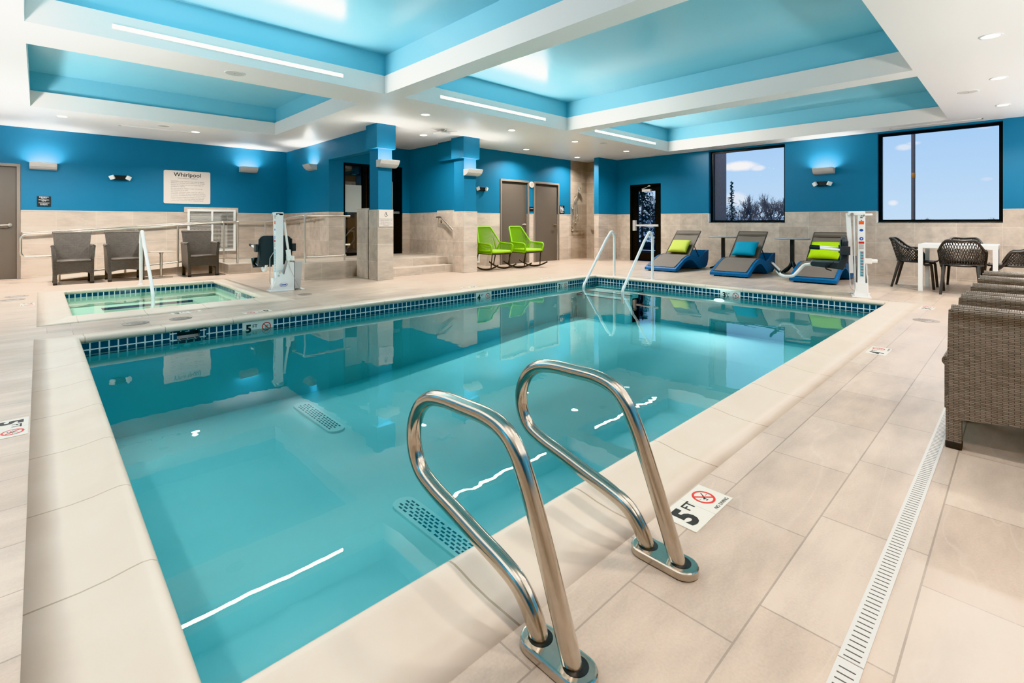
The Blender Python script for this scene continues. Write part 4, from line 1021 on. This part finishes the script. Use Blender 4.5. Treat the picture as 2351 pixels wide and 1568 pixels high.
# ================================================================== green rocking chairs: front faces +X
def rocker(lab):
    t = T('rocking_chair', lab, 'rocking chair', group='lime green rocking chairs')
    hw, ht, xt, zt_ = .325, .205, -.34, .955       # arm half width, top half width, top of the back
    xa, za = -.13, .595                             # joint of back frame and arm
    m = M(); m.tube(fillet([(xa,-hw,za),(xt,-ht,zt_),(xt,ht,zt_),(xa,hw,za)], [.06,.06], 5), .019, 10)
    B('back_frame', m, LIME, t)
    m = M(); n = 34
    for k in range(n):
        u = (k+.5)/n*2-1
        top = Vector((xt, u*ht*.97, zt_)); bot = Vector((-.24+.03*u*u, u*.25, .40)); mid = top*.5+bot*.5 + Vector((-.02*(1-u*u),0,0))
        m.tube([top, mid, bot], .0044, 5)
    for s in (-1, 1):
        for k in range(10):
            q = k/9; m.tube([Vector((xa,s*hw,za))*(1-q)+Vector((xt,s*ht,zt_))*q, Vector((-.21,s*(.255+.015*q),.40))], .0040, 5)
    B('back_cords', m, LIME, t)
    for s in (-1, 1):
        m = M(); m.tube(fillet([(-.21,s*.265,.385),(xa,s*hw,za),(.31,s*(hw+.005),.575),(.255,s*.295,.375)], [.02,.08], 6), .0185, 10); m.tube([(-.21,s*.265,.38),(.255,s*.295,.375)], .013, 8); B('armrest', m, LIME, t)
        m = M()
        for k in range(26):
            q = (k+.5)/26; m.tube([(xa+.42*q, s*hw, za-.02*q), (-.21+.46*q, s*(.265+.03*q), .38)], .0040, 5)
        B('arm_cords', m, LIME, t)
    m = M(); m.prism([(-.23,-.25),(.26,-.29),(.30,-.25),(.30,.25),(.26,.29),(-.23,.25)], 'z', .385, .44); B('seat_cushion', m, LIME_CUSH, t, bevel=.022, seg=3, fixn=True)
    m = M(); m.tube([(-.23,-.25,.365),(.28,-.285,.365),(.28,.285,.365),(-.23,.25,.365)], .014, 8, closed=True); m.prism([(-.23,-.25),(.28,-.285),(.28,.285),(-.23,.25)], 'z', .372, .384); B('seat_frame', m, DK_METAL, t, fixn=True)
    for s in (-1, 1):
        fz = lambda x: .021+.42*((x-.0)/.90)**2*1.15
        m = M(); pth = [(-.44+.88*k/16, s*.275, fz(-.44+.88*k/16)) for k in range(17)]; m.tube(pth, .021, 8, flat=.85); B('rocker', m, DK_METAL, t)
        for xa_, xb in ((.25,.22),(-.21,-.30)):
            m = M(); m.cyl((xa_,s*.265,.37),(xb,s*.275,fz(xb)),.012,8); B('leg', m, DK_METAL, t)
    return t
r0 = rocker('lime green rocking chair beside the right pillar'); rd = RT*.70 - FW*.71; ra = math.atan2(rd.y, rd.x)
r0.location = at(1133, 11.05); r0.rotation_euler = (0,0,ra)
dup(r0, at(1206, 11.65), ra+.03, 'lime green rocking chair in front of the two grey doors')

# ================================================================== white dining table and resin chairs
t = T('dining_table', 'square white dining table below the large right window', 'dining table', (10.21, .69, 0)); hx, hy = .41, .44
m = M(); m.box(-hx,hx,-hy,hy,.665,.70); 
for k in range(7): y0 = -hy+.02+k*.122; m.box(-hx+.02,hx-.02,y0,y0+.112,.70,.72)
for q in ((-hx,-hx+.02,-hy,hy),(hx-.02,hx,-hy,hy),(-hx+.02,hx-.02,-hy,-hy+.018),(-hx+.02,hx-.02,hy-.018,hy)): m.box(*q,.70,.722)
B('table_top', m, WHITE_POWDER, t)
for sx in (-1, 1):
    for sy in (-1, 1): m = M(); m.box(sx*hx,sx*(hx-.055),sy*hy,sy*(hy-.055),0,.665); B('leg', m, WHITE_POWDER, t, bevel=.003)
def resin_chair(lab):     # front faces +Y
    t = T('resin_chair', lab, 'chair', group='graphite perforated resin chairs at the white table')
    def shell(u, v):
        # u across -1..1 (arm to arm), v 0 seat front/bottom rim .. 1 top rim; one curved tub surface
        a = u*PI*.60; rx = .228+.035*v; ry = .245+.03*v
        x = rx*math.sin(a)*(1.0); y = -ry*math.cos(a)*1.02 - .0
        q_ = max(0, min(1, (abs(a)-.50)/.85)); q_ = q_*q_*(3-2*q_)
        topz = .80 - .165*q_ - .012*(1-abs(a)/.62 if abs(a) < .62 else 0)
        if abs(u) > .80: topz -= .16*((abs(u)-.80)/.20)**1.5
        rx += .025*v*q_
        z = .43 + (topz-.43)*v
        y -= .07*v*max(0, math.cos(a)); 
        return (x, y, z)
    m = M(); nu, nv = 30, 8
    def P2(i, j): return shell(2*((i+(.5 if j % 2 else 0))/nu)-1 if i < nu else 1, j/nv)
    pts = {}
    for j in range(nv+1):
        for i in range(nu+1):
            u = 2*(i+(.5 if j % 2 else 0))/nu-1; pts[i,j] = Vector(shell(max(-1,min(1,u)), j/nv))
    for j in range(nv):
        for i in range(nu):
            if j % 2 == 0: prs = (((i,j),(i,j+1)), ((i+1,j),(i,j+1)))
            else: prs = (((i,j),(i+1,j+1)), ((i,j),(i,j+1)))
            for p, q in prs:
                if (pts[p]-pts[q]).length > 1e-4: m.tube([pts[p], pts[q]], .0052, 4, cap=False)
    B('back_lattice', m, RESIN, t)
    m = M(); top = [Vector(shell(-1+2*k/40, 1)) for k in range(41)]
    m.tube(top, .0165, 8); m.tube([Vector(shell(-1+2*k/40, 0)) for k in range(41)], .015, 8); B('rim', m, RESIN, t)
    m = M()
    def seat(u, v):
        x = (2*u-1)*(.185+.03*v); y = -.235+.48*v; return (x, y, .435-.02*math.sin(PI*u)*math.sin(PI*min(1,v*1.1)))
    m.grid(seat, 10, 10); m.grid(lambda u, v: tuple(Vector(seat(1-u, v))-Vector((0,0,.018))), 10, 10)
    m.tube([seat(k/10, 1) for k in range(11)], .012, 8)
    B('seat', m, RESIN, t)
    for s in (-1, 1):
        m = M(); f = Vector(shell(s, 1)); m.tube(fillet([f+Vector((0,-.06,.03)), f+Vector((-s*.012,.045,-.10)), (s*.235,.205,.40), (s*.225,.235,0)], [.06,.1]), [.016]*2+[.019]*30 if False else .0185, 8); B('leg', m, RESIN, t)
        m = M(); m.tube([(s*.18,-.20,.43),(s*.215,-.30,.0)], [.023,.016], 8); B('leg', m, RESIN, t)
    return t
q0 = resin_chair('graphite resin chair seen from behind, nearest the viewer at the white table'); q0.location = (9.83, .63, 0); q0.rotation_euler = (0,0,-PI/2)
dup(q0, (10.35, 1.21, 0), PI, 'graphite resin chair at the end of the white table nearest the pool lift')
dup(q0, (10.82, .68, 0), PI/2, 'graphite resin chair on the wall side of the white table')
dup(q0, (10.25, .12, 0), 0, 'graphite resin chair cut by the picture edge at the white table')

# ================================================================== pool lifts: seat side is local -X, label face is local -Y
def pool_lift(lab, loc, rz):
    t = T('pool_lift', lab, 'pool lift', loc, rz, group='white pool lifts with grey seats')
    m = M(); m.box(-.11,.11,-.15,.20,0,.012); m.box(-.13,.13,.30,.36,0,.012); m.box(-.03,.03,.20,.30,0,.012); B('base_plate', m, WHITE_POWDER, t, bevel=.003)
    m = M()
    for s in (-.078, .068): m.prism([(-.125,.012),(.205,.012),(.205,.43),(.12,.46),(.06,.25),(.0,.30),(-.058,.30),(-.064,.17),(-.10,.07)], 'x', s, s+.01)
    m.box(-.068,.068,-.095,.05,.012,.20); B('gusset', m, WHITE_POWDER, t, fixn=True)
    m = M(); m.box(-.045,.045,-.055,.055,.17,1.20); B('mast', m, WHITE_POWDER, t, bevel=.006)
    m = M(); m.cbox((-.055,0,1.185), (.20,.125,.055)); m.cyl((.03,-.03,1.165),(.13,-.03,1.165),.016,12); B('top_bracket', m, WHITE_POWDER, t, bevel=.012)
    m = M(); m.cyl((-.11,-.075,1.175),(-.11,.075,1.175),.02,12); m.cyl((.03,-.057,1.155),(.03,-.068,1.155),.012,12); B('pivot_pin', m, BRUSHED, t)
    m = M(); m.cbox((-.135,0,.76), (.055,.075,.86), 0, Matrix.Rotation(-.045,3,'Y')); B('lift_arm', m, WHITE_POWDER, t, bevel=.006)
    m = M(); m.tube([(-.085,-.03,1.15),(-.075,-.045,.26)], .010, 8); B('link_rod', m, WHITE_POWDER, t)
    m = M(); m.tube([(.01,.075,1.06),(.02,.135,.60)], .018, 12); m.tube([(.02,.13,.63),(.025,.15,.46)], .036, 14); m.cbox((.06,.15,.50), (.15,.085,.07)); m.cyl((.13,.15,.50),(.20,.15,.50),.026,12); B('actuator', m, WHITE_PLASTIC, t, bevel=.004)
    m = M(); m.prism([(.215,.02),(.30,.02),(.335,.44),(.215,.45)], 'x', -.075, .075); B('battery_box', m, GREY_PAINT, t, bevel=.008, fixn=True)
    m = M(); m.tube(fillet([(.08,.12,.42),(.085,.16,.30),(.09,.28,.03)], .05), .0035, 6); m.tube(fillet([(-.14,-.02,.62),(-.15,-.09,.50),(-.13,-.10,.12),(-.05,-.06,.06)], .06), .006, 6); B('cable', m, P('grey_cable', (.45,.43,.42), .5), t)
    # seat
    st = T('seat', None, None); st.parent = t
    m = M(); prof = rounded(.235,.22,.08)
    m.prism([(y, z+.63) for y, z in prof], 'x', -.235, -.185); m.prism([(y, z+.63) for y, z in rounded(.20,.18,.06)], 'x', -.25, -.235); B('seat_back', m, CHARCOAL, st, bevel=.012, seg=3, fixn=True)
    m = M()
    for s in (-1, 1): m.prism([(-.20,.80),(-.16,.80),(-.165,.52),(-.22,.38),(-.32,.41),(-.27,.50),(-.23,.62)], 'y', s*.235-.01, s*.235+.01)
    m.prism([(-.62,.455),(-.60,.425),(-.36,.40),(-.22,.385),(-.20,.43),(-.24,.49),(-.60,.492)], 'y', -.235, .235); B('seat_pan', m, CHARCOAL, st, bevel=.01, seg=2, fixn=True)
    for s in (-1, 1):
        m = M(); m.box(-.26,-.14,s*.245-.012,s*.245+.05*s,.60,.72); B('arm_bracket', m, CHARCOAL, st, bevel=.004)
        m = M(); m.cyl((-.20,s*.27,.665),(-.50,s*.27,.685),.017,12); B('arm_tube', m, WHITE_POWDER, st)
        m = M(); m.cyl((-.50,s*.27,.685),(-.63,s*.27,.694),.0215,12); B('grip', m, BLACK, st)
    m = M(); m.tube(fillet([(-.58,.0,.44),(-.70,0,.42),(-.84,0,.24),(-1.00,0,.235),(-1.06,0,.32)], [.08,.1,.1], 6), .022, 12); B('foot_tube', m, WHITE_POWDER, t)
    m = M(); m.cbox((-1.08,0,.37), (.022,.30,.19), 0, Matrix.Rotation(-.75,3,'Y')); m.cbox((-1.0713,0,.378), (.006,.26,.15), 1, Matrix.Rotation(-.75,3,'Y')); B('footrest', m, [CHARCOAL, P('pale_tread', (.42,.42,.43), .6)], t)
    m = M(); rb = Matrix(); pth = fillet([(-.33,-.252,.50),(-.40,-.258,.44),(-.44,-.258,.40),(-.36,-.245,.37)], .03); m.tube(pth, .022, 8, flat=.25); B('seat_belt', m, BLACK, t)
    # labels on the mast face
    y = -.0562
    m = M(); m.box(-.030,.030,y,y+.001,1.03,1.075,0); m.box(-.033,.033,y,y+.001,.755,.785,1); m.box(-.033,.033,y+.0004,y+.001,.665,.865,3); m.disc((0,y-.0004,.825),.024,'-y',20,2); m.disc((0,y-.0008,.825),.013,'-y',3,4)
    for k in range(5): m.box(-.027,.027,y-.0003,y,.685+k*.013,.690+k*.013,5)
    for k in range(9): z = .61-k*.040; m.box(-.014,.026,y,y+.001,z,z+.036,6); m.box(0,.016,y-.0003,y,z+.008,z+.022,5 if k % 2 else 1)
    m.disc((0,y,.945),.018,'-y',16,2,1.3)
    for z in (1.16,1.09): m.disc((0,y,z-.005),.008,'-y',12,5)
    m.box(-.014,.014,y,y+.001,1.115,1.14,5)
    B('label', m, [ORANGE, RED, BLUEINK, P('label_paper', (.74,.73,.72), .5), WHITEINK, GREYINK, TEALINK], t)
    m = M(); text_mesh(m, 'CE', .03, fr_my(0, y-.0006, 1.185), 0, 'CENTER', .0003); B('lettering', m, GREYINK, t)
    m = M(); xx = .0786
    for k in range(24):
        a0, a1 = 2*PI*k/24, 2*PI*(k+1)/24; f = lambda a, q: (xx, .05+.058*q*math.cos(a), .095+.030*q*math.sin(a)); m.quad(f(a0,1), f(a1,1), f(a1,.86), f(a0,.86))
    m.box(xx,xx+.0005,.012,.088,.087,.102); 
    m.add([(xx,-.02+.017*math.cos(2*PI*k/14),.24+.017*math.sin(2*PI*k/14)) for k in range(14)], [tuple(range(14))], 1); m.add([(xx,-.02,.275),(xx,.01,.275),(xx,-.005,.30)], [(0,1,2)], 2)
    B('emblem', m, [BLUEINK, GREY_PAINT, P('warning_yellow', (.7,.5,.1), .5)], t)
    return t
s2 = -RT + FW*.62; a2 = math.atan2(s2.y, s2.x)          # seat direction of the lift at the right end
l2 = pool_lift('white pool lift with grey seat standing before the third lounger', at(1977, 7.02), a2 - PI)
s1 = (FW*.80 - RT*.66); a1 = math.atan2(s1.y, s1.x)
l1 = dup(l2, at(640, 7.62), a1 - PI, 'white pool lift with grey seat turned away, standing beside the whirlpool')
m = M(); m.tube(fillet([(-.30,.24,.48),(-.33,.27,.36),(-.20,.34,.10),(-.03,.30,.015)], .2, 8), .022, 8, flat=.2); B('hanging_belt', m, BLACK, l1)

# ================================================================== shower fittings
t = T('hand_shower', 'chrome hand shower on a slide bar in the tiled shower', 'shower', (11.24, 9.054, 1.0))
m = M(); m.cyl((0,-.05,.22),(0,-.05,.86),.011,10); m.cyl((0,0,.24),(0,-.05,.24),.012,8); m.cyl((0,0,.83),(0,-.05,.83),.012,8); B('slide_bar', m, BRUSHED, t)
m = M(); m.cyl((.02,-.07,.82),(.06,-.10,1.02),.015,10); m.cyl((.055,-.09,1.02),(.075,-.15,1.05),.045,18,0,.05); B('shower_head', m, BRUSHED, t, bevel=.004)
m = M(); m.tube(fillet([(.02,-.07,.82),(-.10,-.06,.70),(-.09,-.06,.30),(.0,-.05,.16),(.10,-.05,.30),(.04,-.05,.72)], .08, 5), .008, 8); B('hose', m, BRUSHED, t)
m = M(); m.cyl((0,0,.04),(0,-.02,.04),.075,24); m.cyl((0,-.02,.04),(0,-.07,.04),.03,14); m.cyl((0,-.06,.04),(.08,-.07,.05),.010,8); B('valve', m, BRUSHED, t, bevel=.004)
def grab(lab, p0, p1, n):
    t = T('shower_grab_bar', lab, 'grab bar', p0); d = Vector(p1)-Vector(p0); n = Vector(n)
    m = M(); m.tube(fillet([Vector((0,0,0)), n*.05, d+n*.05, d], .03), .017, 10); B('bar', m, BRUSHED, t)
    m = M(); m.cyl((0,0,0), n*.01, .038, 16); m.cyl(d, d+n*.01, .038, 16); B('flange', m, BRUSHED, t)
grab('vertical steel grab bar in the tiled shower', (11.10, 9.054, .95), (11.10, 9.054, 1.47), (0,-1,0))
grab('horizontal steel grab bar below the hand shower', (11.10, 9.054, .835), (11.62, 9.054, .835), (0,-1,0))
grab('steel grab bar on the side wall of the shower', (11.804, 8.85, .835), (11.804, 8.40, .835), (-1,0,0))
# ================================================================== outside things
BARK = P('bare_branch_bark', (.17,.14,.125), .9); NEEDLE = P('dark_conifer_needles', (.022,.032,.022), .9); PALE = P('pale_bark', (.16,.14,.13), .9)
def bare_tree(lab, px, depth, h, spread, seed, mat=BARK, group='bare trees beyond the window'):
    r = random.Random(seed); m = M()
    def br(p, d, L, rad, lev):
        q = p + d*L; mid = (p+q)/2 + Vector((r.uniform(-1,1),r.uniform(-1,1),r.uniform(-.5,.5)))*L*.07
        m.tube([p, mid, q], [rad, rad*.8, rad*.6], 5 if lev < 2 else 3, cap=False)
        if lev >= 5: return
        n = 3 if lev < 4 else 2
        for k in range(n + (1 if lev < 2 else 0)):
            nd = (d + Vector((r.uniform(-1,1)*spread, r.uniform(-1,1)*spread, r.uniform(-.1,.55)))).normalized()
            br(p + (q-p)*r.uniform(.45,1), nd, L*r.uniform(.62,.86), max(.008, rad*.66), lev+1)
    br(Vector((0,0,0)), Vector((r.uniform(-.1,.1),r.uniform(-.1,.1),1)), h*.32, h*.016, 0)
    top = max(v[2] for v in m.v); k = h/top
    m.xf(Matrix.Scale(k, 4)); p = at(px, depth, -.15)
    return B('bare_tree', m, mat, loc=p, label=lab, cat='tree', group=group)
def conifer(lab, px, depth, h, w, seed, group='conifers beyond the glass'):
    r = random.Random(seed); t = T('conifer', lab, 'tree', at(px, depth, -.15), group=group)
    m = M(); m.tube([(0,0,0),(0,0,h)], [h*.022,.01], 7); B('trunk', m, BARK, t)
    m = M()
    for k in range(150):
        z = h*(.08+.9*(k/150)); L = w*(1-.85*k/150)*r.uniform(.55,1.1); a = r.uniform(0,2*PI)
        d = Vector((math.cos(a), math.sin(a), r.uniform(-.35,.05))); p = Vector((0,0,z))
        m.tube([p, p+d*L], [.012,.004], 3, cap=False)
        for j in range(26):
            q = p + d*L*r.uniform(.15,1); s = Vector((r.uniform(-1,1),r.uniform(-1,1),r.uniform(-1,.3)))*.16*w/1.4; o = Vector((-s.y,s.x,.02)).normalized()*.022
            m.add([q-o, q+o, q+s], [(0,1,2)], 1)
    B('needles', m, [BARK, NEEDLE], t)
conifer('slim dark conifer at the left side of the lounger window', 1680, 31, 3.9, .62, 3)
conifer('dense dark conifer behind the glass of the exit door', 1474, 24, 3.7, 1.5, 5)
bare_tree('bare tree just right of the slim conifer', 1703, 29, 2.95, .75, 11)
bare_tree('bare tree next to the first, left of the window middle', 1722, 38, 3.4, .8, 12)
bare_tree('bare tree in the middle of the lounger window', 1744, 31, 2.9, .75, 31)
bare_tree('bare tree with an upright snag right of the window middle', 1768, 39, 3.8, .6, 23)
bare_tree('bare tree at the right side of the lounger window', 1788, 26.5, 2.6, .8, 14)
bare_tree('bare tree half hidden by the right frame of the lounger window', 1806, 37, 3.4, .8, 37)
bare_tree('low twiggy tree at the foot of the slim conifer', 1664, 35, 2.6, .9, 41)
bare_tree('pale bare tree beside the dense conifer behind the exit door', 1500, 25.5, 3.5, .6, 15, PALE)
bare_tree('small far bare tree low in the middle of the dining window', 2130, 62, 2.0, .9, 16)
bare_tree('small far bare tree low at the right of the dining window', 2278, 62, 2.0, .9, 17)
t = T('lamp_post', 'dark outdoor lamp post with an orange band crossing the right window', 'lamp post', (16.0, 1.94, -.15))
m = M(); m.cyl((0,0,0),(0,0,6.5),.042,14); B('pole', m, P('dark_pole_paint', (.16,.14,.13), .6, spec=.1), t)
m = M(); m.lathe([(.0425,2.33),(.0445,2.335),(.0445,2.46),(.0425,2.465)], n=16); B('band', m, P('orange_band', (.40,.16,.03), .5), t)

# ================================================================== sky
w = bpy.data.worlds.new('sky'); SC.world = w; w.use_nodes = True; n = w.node_tree; n.nodes.clear()
N = n.nodes.new; Lk = n.links.new
out = N('ShaderNodeOutputWorld'); bg = N('ShaderNodeBackground'); Lk(bg.outputs[0], out.inputs[0])
tc = N('ShaderNodeTexCoord'); sp = N('ShaderNodeSeparateXYZ'); Lk(tc.outputs['Generated'], sp.inputs[0])
rp = N('ShaderNodeValToRGB'); e = rp.color_ramp.elements
e[0].position = 0.0; e[0].color = (.60,.79,1.0,1); e[1].position = .9; e[1].color = (.16,.38,.86,1)
q = e.new(.10); q.color = (.47,.70,1.0,1); q = e.new(.24); q.color = (.33,.60,1.0,1)
Lk(sp.outputs['Z'], rp.inputs['Fac'])
az = N('ShaderNodeMath'); az.operation = 'ARCTAN2'; Lk(sp.outputs['Y'], az.inputs[0]); Lk(sp.outputs['X'], az.inputs[1])
ns = N('ShaderNodeTexNoise'); ns.inputs['Scale'].default_value = 26; ns.inputs['Detail'].default_value = 7; Lk(tc.outputs['Generated'], ns.inputs['Vector'])
def mth(op, a, b):
    k = N('ShaderNodeMath'); k.operation = op
    for i, v in enumerate((a, b)):
        if v is None: continue
        if isinstance(v, (int, float)): k.inputs[i].default_value = v
        else: Lk(v, k.inputs[i])
    return k.outputs[0]
def azel(px, py):
    s, tt = (px-CX)/F, (HZ-py)/F; d = (FW + RT*s + Vector((0,0,tt))).normalized(); return math.atan2(d.y, d.x), d.z
tot = None
for px, py, rx, ry, amp in ((1700,381,52,15,1),(1672,384,20,11,.9),(1740,386,24,9,.7),(1690,458,40,22,.55),(2078,338,30,10,.55),(2098,329,24,6,.45),(2050,466,16,9,.7),(2260,290,26,8,.35),(2265,411,20,6,.25)):
    a0, e0 = azel(px, py); a1, _ = azel(px+rx, py); _, e1 = azel(px, py-ry)
    da = mth('DIVIDE', mth('SUBTRACT', az.outputs[0], a0), abs(a1-a0)); de = mth('DIVIDE', mth('SUBTRACT', sp.outputs['Z'], e0), abs(e1-e0))
    r2 = mth('ADD', mth('MULTIPLY', da, da), mth('MULTIPLY', de, de))
    v = mth('SUBTRACT', 1.35, mth('ADD', r2, mth('MULTIPLY', ns.outputs['Fac'], 1.3)))
    v = mth('MULTIPLY', mth('MAXIMUM', mth('MINIMUM', mth('MULTIPLY', v, 1.6), 1), 0), amp)
    tot = v if tot is None else mth('MAXIMUM', tot, v)
mx = N('ShaderNodeMix'); mx.data_type = 'RGBA'; mx.inputs['B'].default_value = (1.0,.97,.98,1)
Lk(tot, mx.inputs['Factor']); Lk(rp.outputs['Color'], mx.inputs['A']); Lk(mx.outputs['Result'], bg.inputs['Color'])
bg.inputs['Strength'].default_value = .98
su = bpy.data.lights.new('sun', 'SUN'); su.energy = 1.6; su.angle = .02; su.color = (1,.93,.85); so_ = bpy.data.objects.new('sun', su); COL.objects.link(so_); so_.location = (-20, 10, 30); so_.rotation_euler = Vector((.72,-.25,-.62)).to_track_quat('-Z','Y').to_euler()

# ================================================================== camera
cam = bpy.data.cameras.new('camera'); co = bpy.data.objects.new('camera', cam); COL.objects.link(co)
co.location = (0, 0, H); co.rotation_euler = (PI/2, 0, YAW - PI/2)
cam.sensor_width = 36; cam.lens = F/2351*36; cam.shift_y = -(784-HZ)/2351; cam.clip_start = .05; cam.clip_end = 1000
SC.camera = co
SC.view_settings.view_transform = 'Khronos PBR Neutral'; SC.view_settings.look = 'None'; SC.view_settings.exposure = 0.40
SC.cycles.use_denoising = True; SC.cycles.adaptive_threshold = .025; SC.cycles.max_bounces = 8; SC.cycles.diffuse_bounces = 4; SC.cycles.glossy_bounces = 4; SC.cycles.transparent_max_bounces = 10
SC.cycles.caustics_reflective = False; SC.cycles.caustics_refractive = False; SC.cycles.sample_clamp_indirect = 6; SC.cycles.blur_glossy = .5
